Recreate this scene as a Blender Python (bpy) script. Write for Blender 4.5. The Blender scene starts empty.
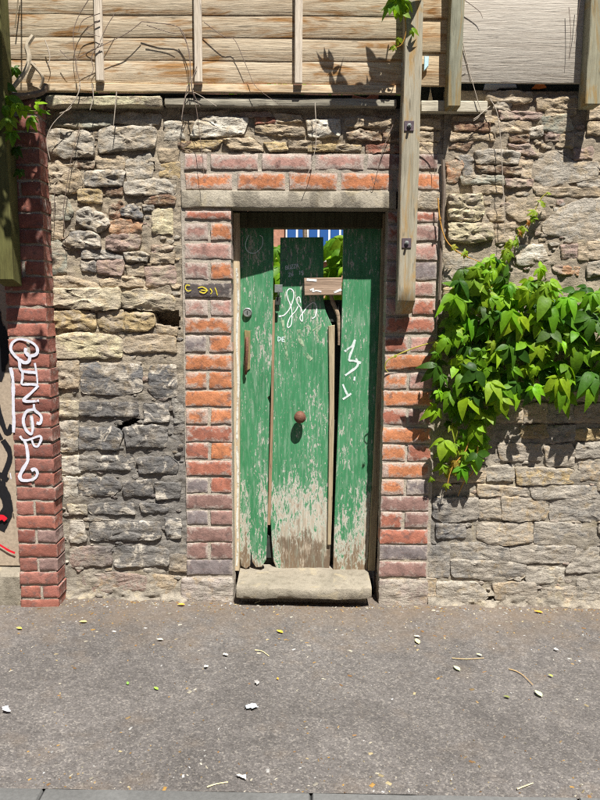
import bpy, math, random
import numpy as np
from mathutils import Vector, Matrix, noise
random.seed(7)
S = bpy.context.scene
COL = S.collection
rad = math.radians

# ------------------------------------------------------------------ camera, sky, sun, exposure
FPX, PITCH, ROLL = 680.0, rad(7.86), rad(0.4)
CAM = Vector((0.0, -3.67, 1.665))
RM = Matrix.Rotation(rad(90) - PITCH, 3, 'X') @ Matrix.Rotation(ROLL, 3, 'Z')
cd = bpy.data.cameras.new('camera'); cam = bpy.data.objects.new('camera', cd); COL.objects.link(cam)
cam.matrix_world = Matrix.Translation(CAM) @ RM.to_4x4()
cd.sensor_fit = 'VERTICAL'; cd.sensor_height = 36.0; cd.lens = FPX / 800 * 36; cd.clip_start = 0.05; cd.clip_end = 1000
S.camera = cam
SUNV = Vector((0.40, -1.0, 2.1)).normalized()
W = bpy.data.worlds.new('World'); S.world = W; W.use_nodes = True
wn = W.node_tree.nodes; wl = W.node_tree.links
sky = wn.new('ShaderNodeTexSky'); sky.sky_type = 'NISHITA'; sky.sun_disc = False; sky.dust_density = 0.3
sky.sun_elevation = math.asin(SUNV.z); sky.sun_rotation = math.atan2(SUNV.x, SUNV.y)
wn['Background'].inputs[1].default_value = 0.05
wl.new(sky.outputs[0], wn['Background'].inputs[0])
ld = bpy.data.lights.new('sun', 'SUN'); ld.energy = 5.0; ld.angle = rad(0.53); ld.color = (1.0, 0.965, 0.91)
sun = bpy.data.objects.new('sun', ld); COL.objects.link(sun); sun.location = (3, -6, 8)
sun.rotation_euler = (-SUNV).to_track_quat('-Z', 'Y').to_euler()
S.view_settings.view_transform = 'Standard'; S.view_settings.look = 'None'
S.cycles.use_denoising = False; S.cycles.filter_width = 1.2
S.view_settings.exposure = 1.0; S.view_settings.gamma = 1.0

# ------------------------------------------------------------------ measuring helpers
SLOPE = -0.011
def ray(u, v): return RM @ Vector(((u - 300) / FPX, (400 - v) / FPX, -1.0))
def P(u, v, Y=0.0):
    d = ray(u, v); return CAM + d * ((Y - CAM.y) / d.y)
def gz(x): return SLOPE * x
def G(u, v, h=0.0):
    d = ray(u, v); t = (h - CAM.z) / (d.z - SLOPE * d.x); return CAM + d * t
def nz(p, s, seed=0.0): return noise.noise(Vector((p[0] * s + seed, p[1] * s + seed * 1.7, p[2] * s - seed)))
def fbm(p, s, seed=0.0, o=4):
    a, t, f = 1.0, 0.0, s
    for i in range(o):
        t += a * nz(p, f, seed + i * 11.3); a *= 0.5; f *= 2.1
    return t

# ------------------------------------------------------------------ node materials
class NT:
    def __init__(s, name):
        s.m = bpy.data.materials.new(name); s.m.use_nodes = True
        s.t = s.m.node_tree; s.t.nodes.clear()
        s.out = s.n('ShaderNodeOutputMaterial'); s.b = s.n('ShaderNodeBsdfPrincipled')
        s.t.links.new(s.b.outputs[0], s.out.inputs[0])
        s.b.inputs['Specular IOR Level'].default_value = 0.25
        s.pos = s.n('ShaderNodeNewGeometry').outputs['Position']
        s.oi = s.n('ShaderNodeObjectInfo')
    def n(s, k): return s.t.nodes.new(k)
    def put(s, inp, v):
        if isinstance(v, bpy.types.NodeSocket): s.t.links.new(v, inp)
        elif hasattr(inp, 'default_value'):
            if isinstance(v, tuple) and len(v) == 3 and inp.type == 'RGBA': v = v + (1,)
            inp.default_value = v
    def vec(s, scale=(1, 1, 1), rnd=0.0, src=None):
        o = s.n('ShaderNodeMapping'); s.put(o.inputs[0], src or s.pos); o.inputs['Scale'].default_value = scale
        if rnd:
            c = s.n('ShaderNodeCombineXYZ'); r = s.math('MULTIPLY', s.oi.outputs['Random'], rnd)
            for i in range(3): s.put(c.inputs[i], r)
            s.put(o.inputs['Location'], c.outputs[0])
        return o.outputs[0]
    def noise(s, v, sc, d=4, r=0.55, dist=0.0):
        o = s.n('ShaderNodeTexNoise'); s.put(o.inputs['Vector'], v); o.inputs['Scale'].default_value = sc
        o.inputs['Detail'].default_value = d; o.inputs['Roughness'].default_value = r; o.inputs['Distortion'].default_value = dist
        return o.outputs[0]
    def vor(s, v, sc, feat='F1', out='Distance'):
        o = s.n('ShaderNodeTexVoronoi'); o.feature = feat; s.put(o.inputs['Vector'], v); o.inputs['Scale'].default_value = sc
        return o.outputs[out]
    def math(s, op, a, b=0.0, c=0.0, clamp=False):
        o = s.n('ShaderNodeMath'); o.operation = op; o.use_clamp = clamp
        s.put(o.inputs[0], a); s.put(o.inputs[1], b); s.put(o.inputs[2], c); return o.outputs[0]
    def rng(s, v, a, b, c=0.0, d=1.0, smooth=False):
        o = s.n('ShaderNodeMapRange'); o.clamp = True
        if smooth: o.interpolation_type = 'SMOOTHSTEP'
        s.put(o.inputs[0], v)
        for i, x in enumerate((a, b, c, d)): s.put(o.inputs[i + 1], x)
        return o.outputs[0]
    def mix(s, f, a, b, mode='MIX'):
        o = s.n('ShaderNodeMix'); o.data_type = 'RGBA'; o.blend_type = mode
        s.put(o.inputs[0], f); s.put(o.inputs[6], a); s.put(o.inputs[7], b); return o.outputs[2]
    def ramp(s, f, st):
        o = s.n('ShaderNodeValToRGB'); s.put(o.inputs[0], f); e = o.color_ramp.elements
        while len(e) < len(st): e.new(0.5)
        for i, (p, c) in enumerate(st): e[i].position = p; e[i].color = tuple(c) + (1,)
        return o.outputs[0]
    def xyz(s, v=None):
        o = s.n('ShaderNodeSeparateXYZ'); s.put(o.inputs[0], v or s.pos); return o.outputs
    def val(s, c, k):   # multiply a colour by a scalar socket
        o = s.n('ShaderNodeVectorMath'); o.operation = 'SCALE'; s.put(o.inputs[0], c); s.put(o.inputs['Scale'], k); return o.outputs[0]
    def bump(s, h, st, dist=0.01, prev=None):
        o = s.n('ShaderNodeBump'); s.put(o.inputs['Height'], h); o.inputs['Strength'].default_value = st; o.inputs['Distance'].default_value = dist
        if prev: s.put(o.inputs['Normal'], prev)
        return o.outputs[0]
    def fin(s, col, rough=0.85, nrm=None, **k):
        s.put(s.b.inputs['Base Color'], col); s.put(s.b.inputs['Roughness'], rough)
        if nrm: s.put(s.b.inputs['Normal'], nrm)
        for a, b in k.items(): s.put(s.b.inputs[a.replace('_', ' ')], b)
        return s.m

def soot(n):
    """old soot staining on the courses left of the door"""
    x, y, z = n.xyz(); k = n.noise(n.pos, 5, 5, 0.65, 0.5)
    m = n.math('MULTIPLY', n.rng(x, -0.50, -0.62), n.math('MULTIPLY', n.rng(z, 1.30, 1.12), n.rng(z, 0.10, 0.30)))
    m = n.math('MULTIPLY', m, n.rng(x, -1.28, -1.10))
    r = n.math('MULTIPLY', n.rng(x, 0.86, 0.80), n.math('MULTIPLY', n.rng(x, 0.62, 0.66), n.math('MULTIPLY', n.rng(z, 0.62, 0.56), n.rng(z, 0.16, 0.30))))
    m = n.math('MAXIMUM', m, n.math('MULTIPLY', r, 0.8))
    return n.math('MULTIPLY', m, n.rng(k, 0.30, 0.52, 0.35, 1.0))
def ledges(n, rnd=0.0):
    v = n.vec((0.62, 1.0, 1.9), rnd=rnd); a = n.noise(v, 17, 6, 0.62, 0.5)
    st = n.math('SNAP', a, 0.075); return n.math('ADD', n.math('MULTIPLY', st, 1.3), n.math('MULTIPLY', a, 0.7))
def m_stone():
    n = NT('rubble_stone'); v = n.vec(rnd=13.0); w = n.pos
    big = n.noise(v, 9, 5, 0.6, 0.4); mid = n.noise(v, 38, 6, 0.65); fine = n.noise(v, 190, 4, 0.7); so = soot(n)
    c = n.val(n.oi.outputs['Color'], n.rng(big, 0.3, 0.7, 0.70, 1.25))
    c = n.mix(n.rng(mid, 0.5, 0.66, 0, 0.5), c, n.val(c, 0.55))
    c = n.mix(n.rng(n.noise(v, 17, 5, 0.6), 0.52, 0.66, 0, 0.6), c, (0.42, 0.31, 0.17))
    sm = n.math('ADD', n.math('MULTIPLY', n.noise(w, 6.5, 5, 0.6, 0.6), 0.62), n.math('MULTIPLY', n.noise(w, 34, 6, 0.65, 0.4), 0.46))
    x, y, z = n.xyz()
    sm = n.math('ADD', sm, n.math('MULTIPLY', n.rng(x, 0.6, 0.9, 0, 0.06), n.rng(z, 1.2, 0.6)))
    mc = n.mix(n.rng(z, 0.9, 1.5), n.ramp(n.noise(w, 3.2, 5, 0.6, 0.5), [(0.32, (0.27, 0.245, 0.21)), (0.68, (0.39, 0.345, 0.28))]), (0.385, 0.32, 0.235))
    c = n.mix(n.math('MULTIPLY', n.rng(sm, 0.53, 0.60, 0, 0.85), n.rng(so, 0, 1, 1, 0.25)), c, mc)
    c = n.mix(n.math('MULTIPLY', so, 0.80), c, n.ramp(mid, [(0.35, (0.085, 0.082, 0.08)), (0.62, (0.17, 0.162, 0.152))]))
    pale = n.math('MULTIPLY', n.rng(n.noise(v, 12, 5, 0.65, 0.8), 0.53, 0.60, 0, 1), n.oi.outputs['Alpha'])
    c = n.mix(pale, c, (0.56, 0.50, 0.41))
    c = n.val(c, n.rng(fine, 0.3, 0.7, 0.75, 1.22))
    c = n.mix(n.rng(n.noise(v, 75, 3, 0.5), 0.66, 0.72, 0, 0.7), c, (0.06, 0.055, 0.05))
    h = n.math('ADD', n.math('MULTIPLY', mid, 0.6), n.math('MULTIPLY', fine, 0.28))
    nb = n.bump(ledges(n, 13.0), 1.0, 0.022)
    return n.fin(c, 0.93, n.bump(h, 0.8, 0.010, nb))

def m_brick():
    n = NT('weathered_brick'); v = n.vec(rnd=9.0)
    tc = n.n('ShaderNodeTexCoord'); g = n.xyz(tc.outputs['Generated'])
    ex = n.math('MINIMUM', g[0], n.math('SUBTRACT', 1.0, g[0])); ez = n.math('MINIMUM', g[2], n.math('SUBTRACT', 1.0, g[2]))
    e = n.math('MINIMUM', n.math('MULTIPLY', ex, 2.2), ez)
    big = n.noise(v, 16, 4, 0.6, 0.3); fine = n.noise(v, 150, 5, 0.7); mid = n.noise(v, 45, 5, 0.65)
    c = n.val(n.oi.outputs['Color'], n.rng(big, 0.3, 0.7, 0.7, 1.25))
    c = n.mix(n.rng(n.noise(v, 30, 4), 0.54, 0.68, 0, 0.65), c, (0.13, 0.085, 0.075))
    # lime and mortar smeared in from the edges; amount per brick in the alpha of its colour
    sm = n.math('ADD', n.math('MULTIPLY', n.math('SUBTRACT', 0.25, e), 0.72), n.math('SUBTRACT', n.math('ADD', n.math('MULTIPLY', mid, .62), n.math('MULTIPLY', n.noise(v, 15, 5, .65, .7), .95)), 0.80))
    sm = n.math('ADD', sm, n.math('MULTIPLY', n.math('SUBTRACT', n.oi.outputs['Alpha'], 0.5), 0.5))
    c = n.mix(n.rng(sm, 0.0, 0.2, 0, 0.8), c, n.ramp(fine, [(0.3, (0.33, 0.275, 0.235)), (0.7, (0.52, 0.455, 0.39))]))
    c = n.val(c, n.rng(fine, 0.25, 0.75, 0.72, 1.25))
    h = n.math('ADD', mid, n.math('MULTIPLY', fine, 0.5))
    return n.fin(c, 0.9, n.bump(h, 0.55, 0.006))

def m_mortar(name, a, b, grime, wall=False):
    n = NT(name); v = n.pos
    big = n.noise(v, 3.2, 5, 0.6, 0.5); mid = n.noise(v, 26, 6, 0.65, 0.3); fine = n.noise(v, 260, 4, 0.75)
    c = n.ramp(big, [(0.32, a), (0.5, tuple((x + y) / 2 for x, y in zip(a, b))), (0.68, b)])
    if wall: c = n.mix(n.rng(n.xyz()[2], 0.9, 1.5, 0, 0.7), c, (0.385, 0.315, 0.225))
    c = n.mix(n.rng(mid, 0.5, 0.68, 0, 0.7), c, grime)
    c = n.mix(n.rng(n.noise(v, 8, 4, 0.6, 0.8), 0.56, 0.66, 0, 0.45), c, (0.42, 0.35, 0.22))
    if wall: c = n.mix(n.math('MULTIPLY', soot(n), 0.7), c, n.ramp(mid, [(0.35, (0.12, 0.115, 0.11)), (0.62, (0.22, 0.208, 0.195))]))
    c = n.val(c, n.rng(fine, 0.3, 0.7, 0.7, 1.25))
    h = n.math('ADD', n.math('MULTIPLY', mid, 0.9), n.math('MULTIPLY', fine, 0.4))
    nb = n.bump(ledges(n), 0.9, 0.016) if wall else None
    return n.fin(c, 0.95, n.bump(h, 0.9, 0.010, nb))

def m_wood(name, lo, hi, axis='X', stain=None, grain=1.0, green=0.0):
    n = NT(name); k = {'X': (1.2, 8, 26), 'Z': (26, 8, 1.2)}[axis]
    v = n.vec(k, rnd=17.0); v2 = n.vec({'X': (1.3, 1, 6.5), 'Z': (9, 1, 1.6)}[axis], rnd=29.0)
    gr = n.noise(v, 2.6, 8, 0.62, 0.9); fine = n.noise(v, 14, 5, 0.7, 0.2)
    c = n.ramp(gr, [(0.22, lo), (0.56, hi)])
    c = n.val(c, n.rng(fine, 0.3, 0.7, 1 - 0.28 * grain, 1 + 0.25 * grain))
    if stain:
        c = n.mix(n.rng(n.noise(v2, 2.0, 4, 0.6, 1.2), 0.51, 0.64, 0, 0.9), c, stain)
    if green:
        c = n.mix(n.rng(n.noise(n.pos, 5, 5, 0.6), 0.42, 0.62, 0, green), c, (0.23, 0.24, 0.09))
    mm = n.mix(1.0, c, n.oi.outputs['Color'], 'MULTIPLY')
    mm = n.mix(n.rng(n.noise(n.vec({'X': (2, 1, 22), 'Z': (22, 1, 2)}[axis], rnd=5.0), 3.4, 4, 0.5, 0.5), 0.63, 0.70, 0, 0.7), mm, n.val(mm, 0.35))
    h = n.math('ADD', n.math('MULTIPLY', gr, 0.8), n.math('MULTIPLY', fine, 0.5))
    return n.fin(mm, 0.85, n.bump(h, 0.5, 0.008))

def m_paint():
    n = NT('peeling_green_paint'); v = n.vec((1, 1, 0.24), rnd=3.0); z = n.xyz()[2]
    a = n.noise(v, 70, 9, 0.74, 0.3); fine = n.noise(v, 190, 5, 0.75); broad = n.noise(n.vec((1, 1, 0.42), rnd=5.0), 7.0, 4, 0.6)
    low = n.math('MULTIPLY', n.rng(z, 0.12, 0.85, 0.165, 0.0), n.rng(broad, 0.38, 0.60, 0.40, 1.3))
    low = n.math('ADD', low, n.rng(z, 0.14, 0.34, 0.085, 0.0))
    pk = n.math('ADD', n.math('ADD', n.math('MULTIPLY', a, 0.70), n.math('MULTIPLY', broad, 0.36)), low)
    pk = n.math('ADD', pk, n.math('MULTIPLY', n.math('SUBTRACT', fine, 0.5), 0.30))
    wv = n.vec((30, 8, 1.2), rnd=21.0); gr = n.noise(wv, 2.4, 7, 0.65, 0.6)
    wood = n.ramp(gr, [(0.3, (0.17, 0.12, 0.085)), (0.5, (0.36, 0.30, 0.225)), (0.68, (0.52, 0.46, 0.37))])
    rot = n.math('ADD', n.rng(z, 0.15, 0.40, 0.62, 0.0), n.math('ADD', n.math('MULTIPLY', n.math('SUBTRACT', a, 0.5), 1.6), n.math('MULTIPLY', n.math('SUBTRACT', n.noise(n.vec((1, 1, .6), rnd=11.0), 14, 3, .5), 0.5), 1.6)))
    wood = n.mix(n.rng(rot, 0.22, 0.45, 0, 0.9), wood, n.mix(n.rng(broad, .4, .6), (0.21, 0.14, 0.08), (0.12, 0.085, 0.055)))
    primer = n.ramp(fine, [(0.3, (0.36, 0.38, 0.31)), (0.7, (0.54, 0.53, 0.46))])
    paint = n.mix(n.rng(broad, 0.35, 0.65), (0.044, 0.195, 0.084), (0.070, 0.25, 0.118))
    paint = n.val(paint, n.rng(n.noise(wv, 6, 4, 0.6), 0.3, 0.7, 0.82, 1.15))
    under = n.mix(n.rng(pk, 0.640, 0.70), primer, wood)
    chip = n.rng(pk, 0.598, 0.615)
    c = n.mix(chip, paint, under)
    c = n.mix(n.rng(n.noise(n.vec((1, 1, 0.12)), 60, 5, 0.7), 0.50, 0.70, 0, 0.5), c, (0.33, 0.40, 0.32))
    scr = n.noise(n.vec((1, 1, 0.10), rnd=2.0), 150, 4, 0.7, 0.2)
    c = n.mix(n.rng(scr, 0.62, 0.68, 0, 0.7), c, (0.40, 0.43, 0.36))
    c = n.mix(n.rng(n.noise(n.vec((1, 1, 0.5), rnd=7.0), 95, 3, 0.6), 0.68, 0.72, 0, 0.8), c, (0.34, 0.28, 0.21))
    h = n.math('ADD', n.math('MULTIPLY', chip, -0.6), n.math('MULTIPLY', gr, n.rng(chip, 0, 1, 0.15, 0.7)))
    return n.fin(c, n.rng(chip, 0, 1, 0.48, 0.9), n.bump(h, 0.6, 0.004))

def m_asphalt():
    n = NT('worn_asphalt'); v = n.pos; x, y, z = n.xyz()
    ag = n.vor(v, 150, 'F1', 'Color'); agv = n.xyz(ag)[0]; big = n.noise(v, 1.4, 5, 0.6, 0.4); fine = n.noise(v, 420, 3, 0.7); mid = n.noise(v, 34, 5, 0.6)
    c = n.ramp(agv, [(0.0, (0.088, 0.080, 0.074)), (0.40, (0.112, 0.102, 0.095)), (0.82, (0.138, 0.126, 0.116)), (0.97, (0.20, 0.182, 0.162))])
    c = n.val(c, n.rng(big, 0.3, 0.7, 0.78, 1.18)); c = n.val(c, n.rng(n.noise(v, 6, 4, .6, 1.0), .42, .6, .9, 1.06)); c = n.val(c, n.rng(fine, 0.3, 0.7, 0.72, 1.28)); c = n.val(c, n.rng(mid, 0.3, 0.7, 0.82, 1.18)); c = n.mix(n.rng(n.noise(v, 120, 2, .5), .66, .72, 0, .8), c, (0.24, 0.21, 0.17)); c = n.mix(n.rng(n.noise(v, 95, 3, .6), .36, .30, 0, .8), c, (0.04, 0.038, 0.036))
    # brown silt swept against the wall and along the kerb
    silt = n.math('MAXIMUM', n.rng(y, -0.70, 0.0, 0, 0.55), n.rng(y, -1.40, -1.58, 0, 0.22))
    silt = n.math('ADD', silt, n.math('MULTIPLY', n.math('SUBTRACT', n.noise(v, 5, 5, 0.65), 0.5), 1.5))
    c = n.mix(n.rng(silt, 0.1, 0.7, 0, 0.62), c, n.ramp(fine, [(0.3, (0.135, 0.096, 0.062)), (0.7, (0.195, 0.145, 0.098))]))
    h = n.math('ADD', n.math('MULTIPLY', n.vor(v, 150), -0.8), n.math('MULTIPLY', fine, 0.5))
    return n.fin(c, 0.9, n.bump(h, 0.7, 0.004))

def m_leaf():
    n = NT('creeper_leaf'); tc = n.n('ShaderNodeTexCoord')
    v = n.vec(rnd=4.0); k = n.noise(v, 40, 3)
    c = n.val(n.oi.outputs['Color'], n.rng(k, 0.3, 0.7, 0.8, 1.2))
    r = n.rng(n.noise(v, 60, 3), 0.3, 0.7, 0.42, 0.6)
    n.fin(c, r, n.bump(n.noise(v, 90, 3), 0.25, 0.004)); n.b.inputs['Specular IOR Level'].default_value = 0.3
    t = n.n('ShaderNodeBsdfTranslucent'); n.put(t.inputs[0], n.mix(1.0, c, (1.25, 1.15, 0.5), 'MULTIPLY'))
    a = n.n('ShaderNodeMixShader'); a.inputs[0].default_value = 0.5
    n.t.links.new(n.b.outputs[0], a.inputs[1]); n.t.links.new(t.outputs[0], a.inputs[2]); n.t.links.new(a.outputs[0], n.out.inputs[0])
    return n.m

def m_plain(name, col, rough=0.8, var=0.25, sc=40, bump=0.3, metal=0.0, use_obj=False, attr=None):
    n = NT(name); v = n.vec(rnd=6.0); k = n.noise(v, sc, 5, 0.65)
    base = n.oi.outputs['Color'] if use_obj else col
    if attr:
        a = n.n('ShaderNodeAttribute'); a.attribute_name = attr; base = a.outputs['Color']
    c = n.val(base, n.rng(k, 0.3, 0.7, 1 - var, 1 + var)) if (use_obj or attr) else n.mix(n.rng(k, 0.3, 0.7), tuple(x * (1 - var) for x in col), tuple(x * (1 + var) for x in col))
    return n.fin(c, rough, n.bump(k, bump, 0.005), Metallic=metal)

def m_spray():
    n = NT('spray_paint'); v = n.pos
    k = n.noise(v, 160, 4, 0.7)
    c = n.val(n.oi.outputs['Color'], n.rng(n.noise(v, 60, 3), 0.3, 0.7, 0.85, 1.08))
    n.fin(c, 0.6)
    tr = n.n('ShaderNodeBsdfTransparent'); a = n.n('ShaderNodeMixShader')
    at = n.n('ShaderNodeAttribute'); at.attribute_name = 'edge'
    cov = n.math('ADD', n.math('MULTIPLY', at.outputs['Fac'], n.oi.outputs['Alpha']), n.math('MULTIPLY', n.math('SUBTRACT', n.noise(v, 110, 6, .75), 0.5), 1.1))
    cov = n.math('ADD', cov, n.math('MULTIPLY', n.math('SUBTRACT', n.noise(v, 22, 3, .6), 0.56), 1.5))
    n.put(a.inputs[0], n.rng(cov, 0.22, 0.5))
    n.t.links.new(tr.outputs[0], a.inputs[1]); n.t.links.new(n.b.outputs[0], a.inputs[2]); n.t.links.new(a.outputs[0], n.out.inputs[0])
    return n.m

def m_glass():
    n = NT('blue_window'); return n.fin((0.03, 0.10, 0.30), 0.15)

M = dict(stone=m_stone(), brick=m_brick(),
         mortar=m_mortar('lime_mortar', (0.255, 0.23, 0.19), (0.38, 0.33, 0.255), (0.15, 0.132, 0.11), True),
         bmortar=m_mortar('brick_mortar', (0.36, 0.315, 0.255), (0.46, 0.405, 0.33), (0.27, 0.235, 0.19)),
         fence=m_wood('waney_board', (0.36, 0.25, 0.145), (0.65, 0.545, 0.405), 'X', stain=(0.36, 0.18, 0.055)),
         pale=m_wood('pale_board', (0.42, 0.36, 0.29), (0.60, 0.545, 0.46), 'X', grain=0.8),
         batten=m_wood('batten_wood', (0.34, 0.27, 0.19), (0.60, 0.52, 0.42), 'Z'),
         post=m_wood('treated_post', (0.22, 0.195, 0.135), (0.36, 0.325, 0.24), 'Z', stain=(0.36, 0.23, 0.09), grain=0.6),
         moss=m_wood('mossy_post', (0.06, 0.06, 0.022), (0.17, 0.165, 0.06), 'Z', green=0.5),  # mossy green, tones also lowered to paint in leaf shadow
         plate=m_wood('wall_plate', (0.16, 0.14, 0.10), (0.34, 0.31, 0.24), 'X'),
         cast=m_mortar('lintel_concrete', (0.30, 0.265, 0.20), (0.42, 0.375, 0.295), (0.22, 0.195, 0.155)),
         paint=m_paint(), asphalt=m_asphalt(), leaf=m_leaf(), spray=m_spray(), glass=m_glass(),
         bare=m_wood('bare_weathered_wood', (0.16, 0.115, 0.08), (0.42, 0.34, 0.26), 'X'),
         frame=m_wood('flaking_frame', (0.26, 0.19, 0.11), (0.55, 0.47, 0.35), 'Z'),
         dark=m_plain('dark_timber_and_shade', (0.035, 0.04, 0.034), 0.8),  # near-black timber, also stands in for shade in door and fence gaps
         rust=m_plain('rusty_iron', (0.16, 0.075, 0.05), 0.7, 0.4, 120, 0.5, 0.3),
         steel=m_plain('dull_steel', (0.30, 0.32, 0.30), 0.5, 0.3, 90, 0.2, 0.7),
         plum=m_plain('painted_washer', (0.10, 0.075, 0.085), 0.55, 0.2, 60),
         step=m_mortar('worn_step_stone', (0.22, 0.195, 0.15), (0.33, 0.29, 0.225), (0.15, 0.13, 0.095)),
         kerb=m_plain('kerb_stone', (0.125, 0.125, 0.12), 0.85, 0.15, 70, 0.3),
         twig=m_plain('dry_stem', (0.20, 0.15, 0.11), 0.85, 0.35, 60),
         obj=m_plain('tinted', (0.5, 0.5, 0.5), 0.75, 0.2, 60, 0.2, use_obj=True),
         grit=m_plain('grit_colours', (0.5, 0.5, 0.5), 0.85, 0.1, 60, 0.1, attr='tint'),
         soil=m_plain('garden_soil', (0.10, 0.075, 0.05), 0.95, 0.3, 15),
         road=m_plain('road_asphalt', (0.06, 0.06, 0.06), 0.9, 0.2, 200),
         white=m_plain('white_paint', (0.75, 0.75, 0.72), 0.5, 0.04, 30),
         hbrick=m_plain('house_brick', (0.40, 0.20, 0.13), 0.9, 0.3, 20))

# ------------------------------------------------------------------ object helpers
def link(o, parent=None):
    COL.objects.link(o)
    if parent: o.parent = parent
    return o
def wloc(o):
    v = Vector((0, 0, 0))
    while o: v += o.location; o = o.parent
    return v
def tag(o, label, cat, group=None, kind=None):
    o['label'] = label; o['category'] = cat
    if group: o['group'] = group
    if kind: o['kind'] = kind
    return o
def thing(name, label, cat, loc, group=None):
    o = bpy.data.objects.new(name, None); o.location = loc; o.empty_display_size = 0.05
    return tag(link(o), label, cat, group)
def mesh(name, V, F, mat, smooth=True):
    me = bpy.data.meshes.new(name); me.from_pydata([tuple(v) for v in V], [], F); me.materials.append(mat)
    if smooth: me.polygons.foreach_set('use_smooth', [True] * len(me.polygons))
    if smooth: me.set_sharp_from_angle(angle=rad(smooth if smooth is not True else 38))
    me.update(); return me
def obj(name, V, F, mat, parent=None, color=None, smooth=True):
    lo = [min(v[i] for v in V) for i in range(3)]; hi = [max(v[i] for v in V) for i in range(3)]
    c = Vector(((lo[0] + hi[0]) / 2, (lo[1] + hi[1]) / 2, lo[2]))
    me = mesh(name, [Vector(v) - c for v in V], F, mat, smooth)
    o = bpy.data.objects.new(name, me); o.location = c - (wloc(parent) if parent else Vector())
    if color: o.color = tuple(color) if len(color) == 4 else tuple(color) + (1,)
    return link(o, parent)
def inst(name, me, loc, parent=None, scale=(1, 1, 1), rot=None, color=None):
    o = bpy.data.objects.new(name, me); o.location = Vector(loc) - (wloc(parent) if parent else Vector()); o.scale = scale
    if rot is not None: o.rotation_euler = rot
    if color: o.color = tuple(color) if len(color) == 4 else tuple(color) + (1,)
    return link(o, parent)

def boxm(x0, x1, y0, y1, z0, z1, b=0.004, jit=0.0, seed=0, seg=1, axis=0):
    """bevelled box, cut along its length, edges slightly uneven"""
    V, F = [], []
    lo = (x0, y0, z0); hi = (x1, y1, z1)
    o1, o2 = [i for i in range(3) if i != axis]
    sec = [(0, b), (b, 0), (1, b), (2, 0), (3, b), (4, 0), (5, b), (6, 0)]
    def ring(t, ins):
        a0, a1, c0, c1 = lo[o1] + ins, hi[o1] - ins, lo[o2] + ins, hi[o2] - ins
        pts = [(a0 + b, c0), (a1 - b, c0), (a1, c0 + b), (a1, c1 - b), (a1 - b, c1), (a0 + b, c1), (a0, c1 - b), (a0, c0 + b)]
        r = []
        for k, (p, q) in enumerate(pts):
            v = [0, 0, 0]; v[axis] = t; v[o1] = p; v[o2] = q
            if jit:
                v[o1] += jit * fbm(v, 6, seed + (k // 2) * 3, 3); v[o2] += jit * fbm(v, 6, seed + 50 + (k // 2) * 3, 3)
            r.append(v)
        return r
    ts = [lo[axis]] + [lo[axis] + b + (hi[axis] - lo[axis] - 2 * b) * i / seg for i in range(seg + 1)] + [hi[axis]]
    for i, t in enumerate(ts): V += ring(t, b if i in (0, len(ts) - 1) else 0)
    for i in range(len(ts) - 1):
        for k in range(8):
            a, c = i * 8 + k, i * 8 + (k + 1) % 8
            F.append((a, c, c + 8, a + 8))
    F.append(tuple(range(7, -1, -1))); F.append(tuple(range(len(V) - 8, len(V))))
    if (axis == 0) or (axis == 2): pass
    if axis == 1: F = [tuple(reversed(f)) for f in F]
    return V, F

def tube(pts, r0, r1=None, n=6, sub=3):
    r1 = r0 if r1 is None else r1
    pts = [Vector(p) for p in pts]; C = []
    for i in range(len(pts) - 1):
        p0 = pts[max(i - 1, 0)]; p1 = pts[i]; p2 = pts[i + 1]; p3 = pts[min(i + 2, len(pts) - 1)]
        for j in range(sub):
            t = j / sub
            C.append(0.5 * ((2 * p1) + (p2 - p0) * t + (2 * p0 - 5 * p1 + 4 * p2 - p3) * t * t + (3 * p1 - p0 - 3 * p2 + p3) * t ** 3))
    C.append(pts[-1])
    V, F = [], []; up = Vector((0.13, -0.9, 0.3)).normalized()
    for i, c in enumerate(C):
        d = (C[min(i + 1, len(C) - 1)] - C[max(i - 1, 0)]).normalized()
        a = d.cross(up)
        if a.length < 1e-3: a = d.cross(Vector((1, 0, 0)))
        a.normalize(); b = d.cross(a); r = r0 + (r1 - r0) * i / max(1, len(C) - 1)
        r *= 1 + 0.18 * nz(c, 40, 3)
        for k in range(n):
            an = 2 * math.pi * k / n; V.append(c + a * math.cos(an) * r + b * math.sin(an) * r)
    for i in range(len(C) - 1):
        for k in range(n): F.append((i * n + k, i * n + (k + 1) % n, (i + 1) * n + (k + 1) % n, (i + 1) * n + k))
    F.append(tuple(reversed(range(n)))); F.append(tuple(range(len(V) - n, len(V))))
    return V, F
def spline(pts, sub=6):
    pts = [Vector(p) for p in pts]; C = []
    for i in range(len(pts) - 1):
        p0 = pts[max(i - 1, 0)]; p1 = pts[i]; p2 = pts[i + 1]; p3 = pts[min(i + 2, len(pts) - 1)]
        for j in range(sub):
            t = j / sub
            C.append(0.5 * ((2 * p1) + (p2 - p0) * t + (2 * p0 - 5 * p1 + 4 * p2 - p3) * t * t + (3 * p1 - p0 - 3 * p2 + p3) * t ** 3))
    C.append(pts[-1]); return C
def join(parts):
    V, F = [], []
    for v, f in parts:
        o = len(V); V += list(v); F += [tuple(i + o for i in q) for q in f]
    return V, F

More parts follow.
